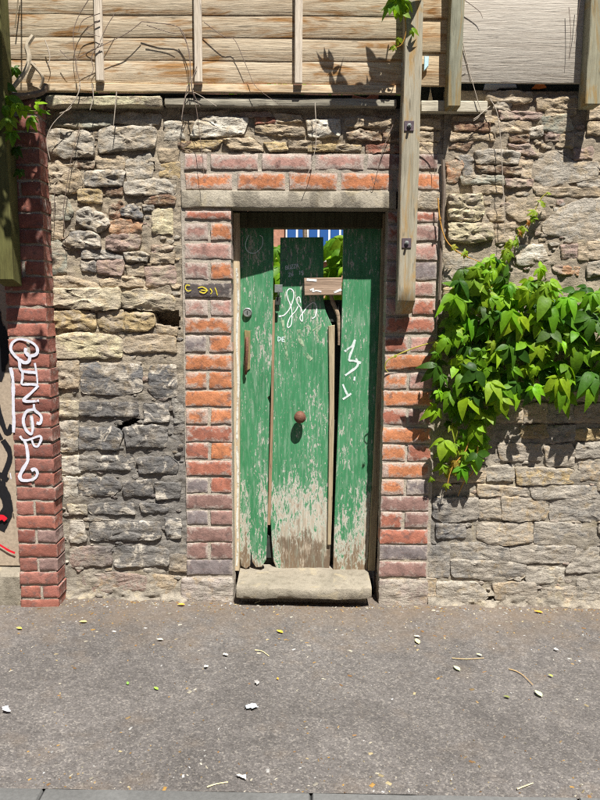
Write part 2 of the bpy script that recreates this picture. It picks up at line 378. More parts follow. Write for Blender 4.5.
def area2(poly): return sum(poly[i][0] * poly[(i + 1) % len(poly)][1] - poly[(i + 1) % len(poly)][0] * poly[i][1] for i in range(len(poly)))
def prism(front, depth, ch=0.003):
    """a board cut to an outline (list of 3-D points in the front plane), chamfered, depth towards +Y"""
    p2 = [(p[0], p[2]) for p in front]
    if area2(p2) < 0: front = front[::-1]; p2 = p2[::-1]
    n = len(front); ins = []
    for i in range(n):
        a, b, c = Vector(p2[i - 1]), Vector(p2[i]), Vector(p2[(i + 1) % n])
        d = (b - a).normalized() + (c - b).normalized()
        if d.length < 1e-4: d = Vector((1, 0))
        d.normalize(); ins.append(Vector((-d.y, d.x)))
    V = []
    for i in range(n): p = front[i]; V.append((p[0] + ins[i].x * ch, p[1], p[2] + ins[i].y * ch))
    for i in range(n): p = front[i]; V.append((p[0], p[1] + ch, p[2]))
    for i in range(n): p = front[i]; V.append((p[0], p[1] + depth, p[2]))
    F = [tuple(range(n)), tuple(reversed(range(2 * n, 3 * n)))]
    for r in (0, 1):
        for i in range(n):
            j = (i + 1) % n; F.append(((r + 1) * n + i, (r + 1) * n + j, r * n + j, r * n + i))
    return V, F

def rock(poly, yf, depth, bulge, amp, seed, n=36, rings=(1.0, 0.985, 0.94, 0.85, 0.7, 0.52, 0.34, 0.17), freq=22, edge=0.002, corner=1):
    """a stone or brick: outline (x,z) points, front face near y=yf, sides run back by depth"""
    if area2(poly) < 0: poly = poly[::-1]
    L = [math.dist(poly[i], poly[(i + 1) % len(poly)]) for i in range(len(poly))]; T = sum(L); pts = []
    for i in range(len(poly)):
        a, b = poly[i], poly[(i + 1) % len(poly)]; m = max(1, round(n * L[i] / T))
        for k in range(m): t = k / m; pts.append([a[0] + (b[0] - a[0]) * t, a[1] + (b[1] - a[1]) * t])
    n = len(pts)
    for _ in range(corner):
        pts = [[(pts[i - 1][j] + 2 * pts[i][j] + pts[(i + 1) % n][j]) / 4 for j in (0, 1)] for i in range(n)]
    cx = sum(p[0] for p in pts) / n; cz = sum(p[1] for p in pts) / n
    q = []
    for p in pts:
        w = (p[0], 0, p[1]); q.append((p[0] + edge * fbm(w, 34, seed, 4), p[1] + edge * fbm(w, 34, seed + 40, 4)))
    V = [(x, yf + depth, z) for x, z in q]; V += [(x, yf + bulge, z) for x, z in q]
    tx, tz = nz((seed, 1.0, 2.0), 1.3) * 0.10, nz((seed, 5.0, 1.0), 1.7) * 0.16
    def H(x, z, t):
        w = (x * .75, seed * 0.37, z * 1.5)
        return yf + bulge * t ** 9 * 0.8 + amp * (fbm(w, freq, seed, 4) + 0.9 * abs(nz(w, freq * .7, seed + 7)) - 0.3) + (x - cx) * tx * min(1, amp * 120) + (z - cz) * tz * min(1, amp * 120)
    for t in rings[1:]:
        for x, z in q:
            X, Z = cx + (x - cx) * t, cz + (z - cz) * t; V.append((X, H(X, Z, t), Z))
    V.append((cx, H(cx, cz, 0), cz)); F = []
    for r in range(len(rings)):
        for i in range(n):
            j = (i + 1) % n; F.append((r * n + i, r * n + j, (r + 1) * n + j, (r + 1) * n + i))
    b = len(rings) * n
    for i in range(n): F.append((b + i, b + (i + 1) % n, len(V) - 1))
    return V, F
def inpoly(x, z, poly):
    c = False; n = len(poly)
    for i in range(n):
        x1, z1 = poly[i]; x2, z2 = poly[i - 1]
        if (z1 > z) != (z2 > z) and x < (x2 - x1) * (z - z1) / (z2 - z1) + x1: c = not c
    return c
def pz(zl, u0, v0, s, Y=0.0):
    r = []
    for a, b in zl:
        p = P(u0 + a / s, v0 + b / s, Y); r.append((p.x, p.z))
    return r

# ------------------------------------------------------------------ ground, pavement, kerb, road
def sheet(name, x0, x1, y0, y1, dz, mat, nx=1, ny=1, amp=0.0):
    V, F = [], []
    for j in range(ny + 1):
        for i in range(nx + 1):
            x = x0 + (x1 - x0) * i / nx; y = y0 + (y1 - y0) * j / ny
            V.append((x, y, gz(x) + dz + (amp * fbm((x, y, 0), 2.2, 4, 4) if amp else 0)))
    for j in range(ny):
        for i in range(nx):
            a = j * (nx + 1) + i; F.append((a, a + 1, a + nx + 2, a + nx + 1))
    o = obj(name, V, F, mat); o['kind'] = 'structure'; return o
KY = G(150, 791).y
sheet('ground', -120, 120, -120, 160, -0.135, M['road'])
sheet('pavement', -7, 7, KY, 0.12, 0.0, M['asphalt'], 560, 68, 0.005)
kerb = bpy.data.objects.new('kerb', None); kerb.location = (0, KY - 0.07, -0.13); kerb['kind'] = 'structure'; link(kerb)
xk = G(42, 793).x - 0.92 * 5
for i in range(11):
    x0, x1 = xk + i * 0.92 + 0.0015, xk + (i + 1) * 0.92 - 0.0015
    V, F = boxm(x0, x1, KY - 0.145, KY + 0.003, -0.16, 0.004, 0.006, 0.002, i, 8, 0)
    obj('kerb_stone', [(v[0], v[1], v[2] + gz(v[0])) for v in V], F, M['kerb'], kerb)
sheet('garden', -14, 14, 0.36, 40, 0.0, M['soil'])

# ------------------------------------------------------------------ opening and surround measures
OXL = P(232.5, 400).x; OXR = P(384.5, 330).x           # door opening
SXL = P(184, 400).x; SXR = P(439, 300).x               # brick surround
LZ0 = P(290, 208).z; LZ1 = P(290, 191).z               # lintel
BTOP = P(290, 153).z                                    # top of brick band
WTOP = P(300, 107).z                                    # top of the rubble wall
JB = P(208, 577).z                                      # brick jambs stand on base stones
WX0, WX1 = P(14, 400).x, 4.6
YC = 0.014

# ------------------------------------------------------------------ rubble stone wall
wall = thing('stone_wall', 'rubble stone wall patched with mortar around the green door', 'wall', (0.9, 0.18, 0))
PAL = dict(cr=(.50, .43, .30), wh=(.62, .57, .47), be=(.44, .35, .24), gr=(.27, .25, .22), lg=(.41, .37, .305), bg=(.165, .16, .155),
           dk=(.13, .118, .108), oc=(.42, .315, .165), br=(.20, .13, .085), rd=(.32, .135, .09), pk=(.35, .255, .21), ru=(.24, .14, .09),
           gg=(.34, .335, .265), og=(.40, .22, .125), ye=(.55, .48, .31))
ST = []
def add(reg, lst): ST.extend((reg, c, pr, z) for c, pr, z in lst)
add((40, 85, 4), [
 ('gg', 12, [(62, 112), (150, 100), (235, 112), (300, 122), (300, 150), (270, 158), (165, 168), (60, 155)]), ('lg', 10, [(304, 122), (345, 112), (480, 120), (475, 150), (420, 158), (330, 152), (304, 150)]),
 ('lg', 20, [(5, 188), (60, 178), (190, 190), (208, 215), (212, 278), (100, 290), (18, 262)]), ('lg', 18, [(240, 185), (300, 165), (420, 172), (462, 175), (460, 245), (330, 258), (240, 272)]),
 ('wh', 8, [(500, 150), (560, 145), (575, 215), (500, 225)]), ('br', 8, [(555, 235), (600, 230), (600, 262), (560, 250)]),
 ('be', 14, [(10, 325), (70, 320), (150, 340), (165, 400), (130, 430), (10, 435)]), ('gr', 14, [(180, 345), (260, 340), (335, 345), (325, 400), (185, 405)]),
 ('lg', 10, [(335, 392), (450, 375), (540, 380), (540, 430), (440, 438), (345, 430)]), ('oc', 3, [(480, 320), (552, 310), (555, 368), (480, 360)]),
 ('oc', 10, [(150, 420), (240, 415), (245, 468), (155, 462)]), ('br', 4, [(248, 415), (325, 410), (325, 435), (250, 437)]),
 ('ru', 10, [(415, 455), (500, 442), (540, 455), (535, 474), (430, 476)]), ('dk', 4, [(195, 185), (235, 190), (235, 212), (198, 210)]),
 ('br', 6, [(130, 304), (210, 306), (208, 330), (140, 326)]), ('be', 5, [(225, 290), (300, 280), (335, 300), (330, 335), (230, 332)]), ('lg', 5, [(345, 300), (440, 270), (450, 330), (440, 365), (350, 380)]),
 ('be', 4, [(475, 255), (550, 255), (550, 300), (480, 305)]), ('gr', 4, [(320, 158), (400, 162), (400, 172), (325, 170)]), ('be', 4, [(70, 296), (125, 300), (120, 318), (60, 316)])])
add((40, 195, 4), [
 ('gg', 7, [(10, 5), (100, 5), (128, 60), (110, 95), (15, 97)]), ('ru', 10, [(280, 48), (320, 25), (335, 50), (310, 90), (280, 85)]), ('bg', 16, [(325, 55), (370, 35), (410, 75), (400, 95), (330, 80)]),
 ('lg', 22, [(150, 75), (190, 50), (250, 75), (280, 110), (230, 145), (180, 125), (150, 100)]), ('og', 12, [(285, 110), (330, 97), (405, 115), (400, 140), (340, 155), (280, 150)]),
 ('ye', 6, [(450, 60), (525, 55), (525, 150), (455, 150)]), ('gr', 18, [(90, 185), (130, 150), (200, 147), (235, 172), (240, 205), (180, 210), (110, 205)]), ('pk', 14, [(270, 165), (340, 160), (400, 162), (390, 212), (300, 222), (268, 210)]),
 ('gr', 8, [(165, 217), (240, 217), (330, 237), (325, 255), (170, 250)]), ('lg', 16, [(335, 237), (400, 228), (435, 245), (420, 262), (350, 260)]), ('pk', 14, [(230, 264), (330, 264), (335, 285), (322, 320), (235, 312)]),
 ('pk', 8, [(445, 207), (500, 200), (530, 210), (500, 230), (450, 225)]), ('be', 5, [(440, 236), (535, 234), (530, 268), (445, 268)]), ('pk', 3, [(420, 292), (535, 285), (540, 350), (430, 368)]), ('dk', 6, [(165, 266), (225, 262), (220, 308), (170, 300)]),
 ('gg', 4, [(15, 200), (60, 182), (100, 215), (100, 310), (20, 315)]), ('be', 10, [(240, 345), (320, 325), (400, 335), (410, 364), (250, 366)]), ('be', 6, [(40, 337), (100, 325), (230, 350), (230, 368), (40, 366)]),
 ('cr', 22, [(40, 377), (320, 374), (322, 448), (250, 457), (40, 445)]), ('cr', 20, [(330, 395), (400, 378), (535, 410), (535, 458), (420, 455), (330, 447)]),
 ('be', 3, [(20, 110), (90, 105), (85, 170), (25, 175)]), ('gr', 5, [(412, 40), (448, 42), (446, 55), (418, 58)]), ('be', 3, [(345, 285), (410, 275), (410, 320), (350, 322)])])
add((40, 280, 4), [
 ('oc', 14, [(42, 127), (150, 122), (215, 137), (220, 190), (140, 200), (45, 180)]), ('oc', 12, [(235, 132), (330, 122), (338, 200), (270, 205), (235, 180)]), ('oc', 14, [(342, 127), (450, 137), (455, 175), (425, 200), (345, 205)]),
 ('ye', 12, [(50, 232), (140, 212), (325, 227), (325, 308), (70, 310)]), ('be', 8, [(332, 232), (420, 217), (535, 227), (545, 290), (480, 282), (400, 290), (335, 285)]), ('be', 10, [(65, 330), (150, 325), (153, 390), (150, 430), (65, 430)]),
 ('bg', 8, [(160, 337), (240, 335), (402, 342), (405, 440), (330, 458), (170, 450)]), ('bg', 8, [(440, 347), (540, 342), (545, 460), (470, 470), (435, 440)]), ('be', 5, [(465, 180), (545, 200), (545, 222), (470, 212)])])
add((50, 390, 4), [
 ('cr', 9, [(30, 52), (110, 47), (110, 103), (35, 108)]), ('dk', 9, [(118, 52), (345, 52), (350, 103), (120, 103)]), ('gr', 8, [(375, 57), (470, 62), (470, 123), (380, 128)]), ('wh', 3, [(490, 40), (530, 45), (530, 130), (500, 130)]),
 ('lg', 9, [(40, 130), (110, 127), (105, 240), (45, 245)]), ('bg', 12, [(120, 152), (250, 152), (285, 182), (270, 235), (120, 235)]), ('gr', 12, [(295, 157), (400, 142), (465, 152), (465, 225), (310, 225)]), ('be', 3, [(500, 150), (530, 150), (530, 210), (500, 205)]),
 ('wh', 7, [(45, 272), (110, 267), (115, 333), (45, 338)]), ('gr', 7, [(120, 267), (330, 267), (335, 318), (120, 323)]), ('bg', 10, [(350, 277), (470, 267), (510, 300), (500, 330), (360, 328)]),
 ('wh', 7, [(55, 355), (105, 352), (105, 420), (60, 425)]), ('bg', 9, [(112, 357), (250, 352), (285, 390), (250, 420), (120, 420)]), ('dk', 9, [(290, 372), (400, 362), (412, 420), (300, 425)]), ('gr', 9, [(420, 372), (520, 377), (515, 430), (430, 435)])])
add((50, 490, 4), [
 ('cr', 7, [(70, 62), (140, 67), (145, 98), (75, 95)]), ('gr', 7, [(150, 62), (330, 52), (335, 95), (160, 95)]), ('dk', 7, [(360, 57), (470, 62), (465, 90), (370, 92)]), ('lg', 8, [(80, 127), (130, 132), (140, 205), (85, 210)]),
 ('gr', 9, [(160, 127), (440, 132), (440, 190), (330, 200), (165, 200)]), ('gr', 8, [(460, 112), (520, 122), (520, 190), (470, 190)]), ('pk', 6, [(80, 232), (240, 232), (245, 300), (85, 308)]), ('gr', 6, [(255, 232), (360, 222), (470, 242), (475, 300), (260, 308)]),
 ('be', 5, [(480, 262), (545, 262), (540, 330), (480, 320)]), ('pk', 2, [(130, 352), (250, 334), (390, 352), (390, 406), (130, 414)]), ('be', 2, [(400, 342), (500, 352), (500, 416), (400, 416)])])
add((440, 85, 3.75), [
 ('be', 12, [(175, 37), (230, 24), (340, 30), (345, 55), (270, 65), (180, 60)]), ('be', 9, [(365, 52), (515, 44), (515, 85), (370, 90)]), ('pk', 9, [(225, 97), (380, 107), (380, 125), (230, 125)]), ('ru', 12, [(50, 145), (120, 140), (185, 147), (185, 170), (60, 170)]),
 ('be', 8, [(40, 182), (200, 182), (205, 200), (40, 206)]), ('be', 6, [(55, 120), (215, 120), (215, 138), (45, 140)]), ('gg', 7, [(385, 122), (480, 112), (500, 160), (450, 178), (390, 165)]), ('be', 6, [(210, 137), (340, 137), (345, 165), (220, 178)]),
 ('lg', 7, [(335, 167), (385, 152), (380, 185), (350, 195)]), ('br', 9, [(265, 195), (335, 190), (330, 212), (270, 210)]), ('pk', 7, [(260, 225), (330, 225), (370, 265), (300, 253)]), ('lg', 14, [(130, 252), (200, 242), (300, 257), (290, 293), (140, 290)]),
 ('br', 9, [(135, 305), (225, 305), (230, 325), (150, 323)]), ('br', 8, [(235, 312), (305, 310), (300, 332), (240, 332)]), ('gg', 9, [(75, 347), (150, 340), (240, 345), (240, 370), (90, 368)]), ('pk', 8, [(250, 357), (350, 355), (345, 380), (255, 378)]),
 ('og', 5, [(30, 290), (80, 280), (85, 310), (60, 360), (32, 365)]), ('be', 8, [(125, 382), (230, 380), (240, 400), (130, 406)]), ('lg', 3, [(350, 290), (430, 242), (500, 290), (600, 290), (590, 350), (480, 360), (400, 380), (350, 340)]),
 ('pk', 4, [(505, 245), (570, 232), (575, 270), (510, 278)]), ('be', 6, [(560, 140), (640, 138), (640, 180), (560, 182)]), ('br', 5, [(40, 217), (120, 217), (100, 243), (40, 237)]), ('be', 5, [(350, 387), (600, 385), (600, 415), (370, 412)]),
 ('be', 6, [(400, 95), (510, 95), (510, 108), (400, 112)]), ('lg', 6, [(210, 65), (270, 70), (265, 90), (205, 90)]), ('pk', 5, [(395, 185), (450, 185), (450, 205), (400, 205)]), ('be', 5, [(460, 190), (500, 180), (500, 230), (440, 225)]), ('be', 8, [(560, 55), (640, 50), (640, 120), (560, 125)]),
 ('gr', 3, [(60, 270), (125, 262), (120, 335), (95, 340), (88, 300)]), ('be', 5, [(300, 285), (345, 280), (340, 345), (310, 345)]), ('lg', 4, [(520, 365), (600, 355), (600, 380), (525, 380)])])
add((440, 180, 3.75), [
 ('ye', 26, [(35, 60), (150, 55), (165, 120), (140, 150), (35, 150)]), ('ye', 22, [(35, 165), (190, 165), (200, 215), (120, 233), (35, 225)]), ('lg', 4, [(470, 100), (540, 70), (640, 70), (640, 220), (520, 225), (390, 195), (385, 160)]),
 ('pk', 5, [(457, 247), (515, 242), (515, 290), (465, 293)]), ('be', 5, [(521, 242), (555, 237), (555, 300), (521, 298)]), ('og', 5, [(465, 325), (490, 327), (490, 355), (465, 350)]), ('og', 5, [(496, 327), (522, 330), (517, 355), (496, 355)]),
 ('pk', 4, [(430, 325), (460, 325), (455, 350), (432, 348)]), ('wh', 4, [(290, 252), (380, 242), (410, 290), (330, 320), (290, 310)]), ('lg', 6, [(20, 280), (120, 285), (130, 330), (100, 395), (15, 390)]), ('be', 4, [(180, 130), (240, 100), (240, 150), (200, 155)]),
 ('be', 3, [(260, 60), (380, 70), (400, 140), (300, 150), (255, 120)]), ('lg', 5, [(560, 310), (640, 300), (640, 350), (560, 360)]), ('be', 6, [(20, 405), (90, 402), (90, 470), (15, 470)]), ('be', 5, [(560, 232), (640, 230), (640, 292), (562, 296)]), ('be', 5, [(210, 170), (280, 160), (275, 230), (215, 235)])])
add((420, 380, 3.3333), [
 ('be', 8, [(255, 80), (340, 80), (340, 138), (255, 140)]), ('be', 8, [(355, 85), (420, 80), (420, 140), (355, 138)]), ('gr', 8, [(430, 85), (510, 80), (510, 140), (430, 138)]), ('be', 8, [(520, 90), (640, 80), (640, 140), (522, 140)]),
 ('oc', 7, [(340, 160), (420, 152), (425, 190), (345, 192)]), ('oc', 7, [(525, 170), (620, 165), (620, 197), (525, 197)]), ('be', 8, [(260, 215), (400, 220), (405, 265), (280, 270)]), ('be', 9, [(420, 227), (500, 217), (515, 240), (510, 283), (430, 285)]),
 ('lg', 8, [(525, 217), (640, 212), (640, 255), (525, 258)]), ('lg', 9, [(225, 292), (308, 287), (313, 333), (230, 335)]), ('oc', 9, [(320, 297), (510, 297), (513, 343), (330, 348)]), ('be', 8, [(535, 280), (640, 277), (640, 330), (540, 333)]),
 ('be', 7, [(195, 352), (360, 365), (360, 385), (200, 388)]), ('gr', 6, [(370, 360), (640, 357), (640, 392), (380, 395)]), ('gr', 6, [(430, 160), (515, 155), (515, 200), (435, 205)]), ('be', 6, [(110, 60), (240, 60), (240, 130), (110, 130)]), ('be', 6, [(110, 145), (245, 150), (245, 205), (110, 205)]), ('gr', 6, [(110, 220), (215, 222), (215, 275), (110, 275)]), ('be', 6, [(60, 290), (215, 290), (215, 338), (60, 338)]),
 ('be', 6, [(240, 0), (400, 0), (400, 65), (245, 65)]), ('be', 6, [(420, 0), (640, 0), (640, 70), (425, 65)])])
add((420, 490, 3.3333), [
 ('bg', 10, [(50, 32), (190, 32), (195, 90), (100, 108), (50, 90)]), ('be', 8, [(200, 37), (265, 37), (268, 95), (205, 95)]), ('be', 6, [(275, 27), (428, 32), (420, 95), (330, 103), (280, 95)]), ('gr', 5, [(440, 32), (640, 32), (640, 103), (440, 100)]),
 ('be', 9, [(195, 117), (370, 112), (375, 170), (290, 183), (240, 178), (195, 160)]), ('gr', 5, [(385, 112), (560, 117), (560, 178), (385, 178)]), ('bg', 7, [(60, 117), (150, 120), (150, 160), (60, 160)]), ('gr', 8, [(105, 187), (200, 180), (292, 197), (300, 238), (200, 230), (105, 225)]),
 ('gr', 9, [(105, 237), (200, 238), (350, 250), (350, 290), (240, 298), (110, 285)]), ('gr', 6, [(305, 192), (520, 192), (500, 240), (310, 243)]), ('lg', 4, [(530, 197), (640, 192), (640, 270), (490, 275), (505, 240)]), ('gr', 8, [(30, 192), (95, 192), (95, 288), (35, 293)]),
 ('wh', 3, [(360, 262), (480, 262), (480, 300), (360, 318)]), ('be', 8, [(2, 297), (50, 302), (55, 368), (2, 368)]), ('lg', 9, [(60, 312), (180, 312), (232, 350), (200, 376), (60, 378)]), ('be', 7, [(245, 317), (380, 312), (400, 368), (260, 368)]),
 ('be', 6, [(410, 327), (520, 327), (520, 385), (420, 385)]), ('lg', 6, [(530, 302), (640, 297), (640, 385), (530, 383)])])
add((180, 85, 4.286), [
 ('wh', 12, [(45, 215), (75, 152), (130, 137), (290, 142), (270, 203), (110, 223)]), ('rd', 6, [(322, 142), (405, 140), (405, 160), (325, 160)]), ('be', 9, [(325, 177), (400, 172), (530, 187), (530, 215), (400, 210), (330, 197)]),
 ('oc', 9, [(4, 247), (100, 237), (180, 242), (140, 265), (4, 270)]), ('be', 12, [(185, 237), (300, 222), (355, 260), (350, 278), (215, 267)]), ('oc', 10, [(362, 247), (450, 252), (460, 275), (390, 280)]), ('be', 9, [(465, 242), (600, 247), (600, 270), (470, 267)]),
 ('be', 4, [(80, 116), (200, 113), (200, 130), (80, 131)]), ('pk', 4, [(215, 117), (390, 120), (390, 132), (215, 131)]), ('be', 7, [(405, 122), (510, 132), (525, 150), (415, 155)]), ('be', 4, [(5, 130), (45, 130), (60, 160), (40, 200), (5, 205)]), ('be', 5, [(10, 272), (130, 270), (125, 284), (10, 286)])])
add((310, 85, 4.286), [
 ('wh', 12, [(-12, 152), (125, 149), (125, 213), (0, 220)]), ('be', 9, [(150, 152), (220, 132), (298, 147), (298, 175), (160, 175)]), ('be', 9, [(304, 150), (400, 145), (400, 180), (305, 178)]), ('br', 10, [(155, 207), (230, 195), (310, 215), (300, 235), (170, 227)]),
 ('br', 9, [(317, 205), (400, 202), (400, 240), (320, 238)]), ('oc', 9, [(-5, 265), (100, 255), (220, 262), (210, 277), (-5, 280)]), ('rd', 8, [(240, 267), (300, 257), (400, 265), (400, 285), (245, 287)]), ('be', 8, [(460, 147), (555, 150), (555, 182), (470, 187)]), ('be', 8, [(470, 205), (555, 205), (550, 237), (475, 242)]), ('be', 6, [(400, 250), (540, 252), (540, 290), (410, 292)])])
HOLES = [pz([(450, 128), (552, 122), (555, 195), (465, 172)], 40, 280, 4), pz([(262, 142), (352, 108), (345, 132), (288, 156)], 50, 390, 4), pz([(252, 150), (285, 150), (285, 190), (270, 190)], 50, 390, 4), pz([(430, 310), (460, 310), (450, 340), (435, 335)], 40, 85, 4), pz([(180, 360), (280, 355), (280, 368), (190, 372)], 420, 490, 3.3333)]
POLYS = []
for i, (rg, c, pr, z) in enumerate(ST):
    col = Vector(PAL[c]) * random.uniform(0.9, 1.1)
    al = {'bg': 0.9, 'gr': 0.75, 'dk': 0.5, 'lg': 0.5}.get(c, 0.25)
    if (rg[1] in (490, 380)) and rg[0] == 420 or pr <= 4: al *= 0.5
    poly = pz(z, *rg)
    pr *= 0.00115 * (0.6 if rg[0] == 420 else 1.0)
    ep = .011 if rg[0] == 420 else .008; cx = sum(p[0] for p in poly) / len(poly); cz = sum(p[1] for p in poly) / len(poly)
    poly = [(x + (ep if x > cx else -ep), zz + (ep * .86 if zz > cz else -ep * .86)) for x, zz in poly]; POLYS.append(poly)
    V, F = rock(poly, YC - 0.004 - pr * 0.95, 0.06 + pr, 0.004 + pr * 0.22, 0.0045 + pr * 0.26, i * 3.7 + 1, n=48, freq=random.uniform(18, 30), edge=0.006)
    obj('stone', V, F, M['stone'], wall, tuple(col) + (al,))

# the mortar bed the stones sit in: a rough height field with real cavities, door opening left open
def core(x0, x1, z0, z1, step, seed, name='mortar_bed', mat='mortar', parent=None, holes=(), yb=YC, amp=0.0105, skirt=0.05):
    nx = max(2, int((x1 - x0) / step)); nzs = max(2, int((z1 - z0) / step)); V, F = [], []
    bb = [(min(p[0] for p in h), max(p[0] for p in h), min(p[1] for p in h), max(p[1] for p in h), h) for h in holes]
    for j in range(nzs + 1):
        z = z0 + (z1 - z0) * j / nzs
        for i in range(nx + 1):
            x = x0 + (x1 - x0) * i / nx; w = (x, 0.0, z)
            y = yb + amp * fbm(w, 9, seed, 5) + amp * 0.6 * nz(w, 2.2, seed + 5) + amp * .8 * (abs(nz(w, 24, seed)) - .25)
            if skirt: y -= skirt * math.exp(-max(0, z - gz(x)) / (0.03 + .02 * nz(w, 5, 3))) * (0.55 + 0.8 * nz(w, 9, 31) + .7 * nz(w, 30, 4))
            for a, b, c, d, h in bb:
                qx, qz = x + .010 * nz(w, 40, 3), z + .010 * nz(w, 40, 9)
                if a < qx < b and c < qz < d and inpoly(qx, qz, h): y += 0.095
            V.append((x, y, z))
    for j in range(nzs):
        for i in range(nx):
            a = j * (nx + 1) + i; F.append((a, a + 1, a + nx + 2, a + nx + 1))
    # thickness: top and sides run back
    n = len(V); per = [i for i in range(nx + 1)] + [(k + 1) * (nx + 1) - 1 for k in range(1, nzs + 1)] + [nzs * (nx + 1) + i for i in range(nx - 1, -1, -1)] + [k * (nx + 1) for k in range(nzs - 1, 0, -1)]
    for i in per: V.append((V[i][0], 0.36, V[i][2]))
    m = len(per)
    for k in range(m): F.append((per[(k + 1) % m], per[k], n + k, n + (k + 1) % m))
    return obj(name, V, F, M[mat], parent)
core(WX0, SXL + 0.004, -0.08, WTOP, 0.0085, 3.0, parent=wall, holes=HOLES)
core(SXR - 0.004, WX1, -0.08, WTOP + 0.09, 0.011, 8.0, parent=wall, holes=HOLES)
core(SXL + 0.0045, SXR - 0.0045, BTOP + 0.001, WTOP, 0.0085, 5.0, parent=wall, skirt=0)
# further stones past the frame on the right, all as one
parts = []; rnd = random.Random(3); z = 0.05; k = 0
xa = P(606, 300).x
while z < WTOP + 0.02:
    h = rnd.uniform(0.08, 0.16); x = xa + rnd.uniform(0, .1)
    while x < WX1 - 0.3:
        w = rnd.uniform(0.14, 0.38); pr = rnd.uniform(4, 14) * 0.00115
        poly = [(x + rnd.uniform(0, .02), z + rnd.uniform(0, .012)), (x + w - rnd.uniform(.01, .03), z + rnd.uniform(0, .012)), (x + w - rnd.uniform(.01, .03), z + h - rnd.uniform(.01, .03)), (x + rnd.uniform(0, .02), z + h - rnd.uniform(.01, .03))]
        parts.append(rock(poly, YC - .004 - pr * 1.3, .06, .012 + pr, .006, 500 + k, n=24, rings=(1, .95, .8, .45))); x += w; k += 1
    z += h
far = obj('further_stones', *join(parts), M['stone'], wall, (.38, .32, .24, .3)); far['kind'] = 'stuff'
# small chips pressed into the mortar between the stones
bbs = [(min(p[0] for p in q), max(p[0] for p in q), min(p[1] for p in q), max(p[1] for p in q), q) for q in POLYS + HOLES]
chips = {c: [] for c in ('be', 'gr', 'pk', 'lg')}; rnd = random.Random(21); ok = 0
for k in range(5200):
    x = rnd.uniform(WX0 + .02, SXL - .02) if rnd.random() < .45 else rnd.uniform(SXR + .02, 1.75); z = rnd.uniform(.03, WTOP - .03)
    if any(a - .004 < x < b + .004 and c - .004 < z < d + .004 and inpoly(x, z, q) for a, b, c, d, q in bbs): continue
    r = rnd.uniform(.006, .022); an = [rnd.uniform(0, .5) + j * 6.28 / 7 for j in range(7)]
    poly = [(x + r * 1.5 * math.cos(t) * rnd.uniform(.6, 1.1), z + r * .75 * math.sin(t) * rnd.uniform(.6, 1.1)) for t in an]
    chips[rnd.choice(list(chips))].append(rock(poly, YC - .003 - rnd.uniform(.0, .006), .03, .003, .004, k * 1.3, n=9, rings=(1, .9, .5), edge=.003, corner=0)); ok += 1
    if ok > 420: break
for c, L in chips.items():
    if L: o = obj('mortar_chips', *join(L), M['stone'], wall, PAL[c] + (.3,)); o['kind'] = 'stuff'
# coping slab along the top left
V, F = boxm(P(46, 100, -.03).x, P(162, 100, -.03).x, -0.045, 0.25, P(100, 107, -.03).z, P(100, 96.5, -.03).z, 0.008, 0.007, 4, 40, 0)
obj('coping_slab', V, F, M['stone'], wall, (.50, .46, .30, .2))

# ------------------------------------------------------------------ bricks
BC = {}
def brick_mesh(w, h, var, d=0.10):
    key = (round(w / 0.02), round(h / 0.01), var, round(d, 3))
    if key not in BC:
        rr = random.Random(hash(key) & 0xffff); e = 0.0045
        poly = [(-w / 2 + rr.uniform(0, e), -h / 2 + rr.uniform(0, e)), (0, -h / 2 + rr.uniform(0, e * .7)), (w / 2 - rr.uniform(0, e), -h / 2 + rr.uniform(0, e)), (w / 2 - rr.uniform(0, e), h / 2 - rr.uniform(0, e)), (0, h / 2 - rr.uniform(0, e * .7)), (-w / 2 + rr.uniform(0, e), h / 2 - rr.uniform(0, e))]
        V, F = rock(poly, 0.0, d, 0.0035, 0.0016, rr.uniform(0, 90), n=26, rings=(1, .982, .9, .5), freq=26, edge=0.0036, corner=0)
        BC[key] = (mesh('brick', V, F, M['brick']), w, h)
    return BC[key]
def brick(parent, x0, x1, z0, z1, yf, color, smear, d=0.10):
    w, h = x1 - x0, z1 - z0; me, mw, mh = brick_mesh(w, h, random.randrange(5), d)
    inst('brick', me, ((x0 + x1) / 2, yf + random.uniform(-.0025, .0025), (z0 + z1) / 2), parent, (w / mw, 1, h / mh), (0, rad(random.uniform(-.5, .5)), 0), tuple(color) + (smear,))
BCOL = dict(o=(.47, .185, .085), r=(.34, .13, .085), p=(.38, .215, .175), g=(.20, .17, .165), d=(.10, .085, .08), m=(.26, .155, .13))
sur = thing('brick_door_surround', 'red brick surround with stone lintel framing the green door', 'door surround', ((OXL + OXR) / 2, 0.06, 0))
def px_brick(u0, u1, v0, v1, c, sm, yf=0.0, d=0.11):
    um = (u0 + u1) / 2; vm = (v0 + v1) / 2
    col = Vector(BCOL[c]) * random.uniform(.88, 1.12)
    brick(sur, P(u0, vm, yf).x, P(u1, vm, yf).x, P(um, v1, yf).z, P(um, v0, yf).z, yf, col, sm, d)
LC = [(210.5, 219, 'r', .7), (223, 240, 'po', .75), (243, 259, 'p', .6), (262.5, 279, 'mo', .6), (283, 297.5, 'd', .35), (300, 316, 'pp', .8), (318, 333, 'o', .65), (335.5, 352, 'go', .6), (355, 370, 'o', .45), (372, 388.5, 'oo', .45),
      (391, 406.5, 'o', .4), (409, 424, 'oo', .6), (426, 442, 'r', .5), (443, 459, 'ro', .45), (461, 475.5, 'r', .5), (478, 493, 'gr', .5), (495, 509, 'm', .4), (511, 525, 'gm', .35), (527, 542, 'm', .4), (543, 559, 'mm', .4), (560, 575, 'g', .3)]
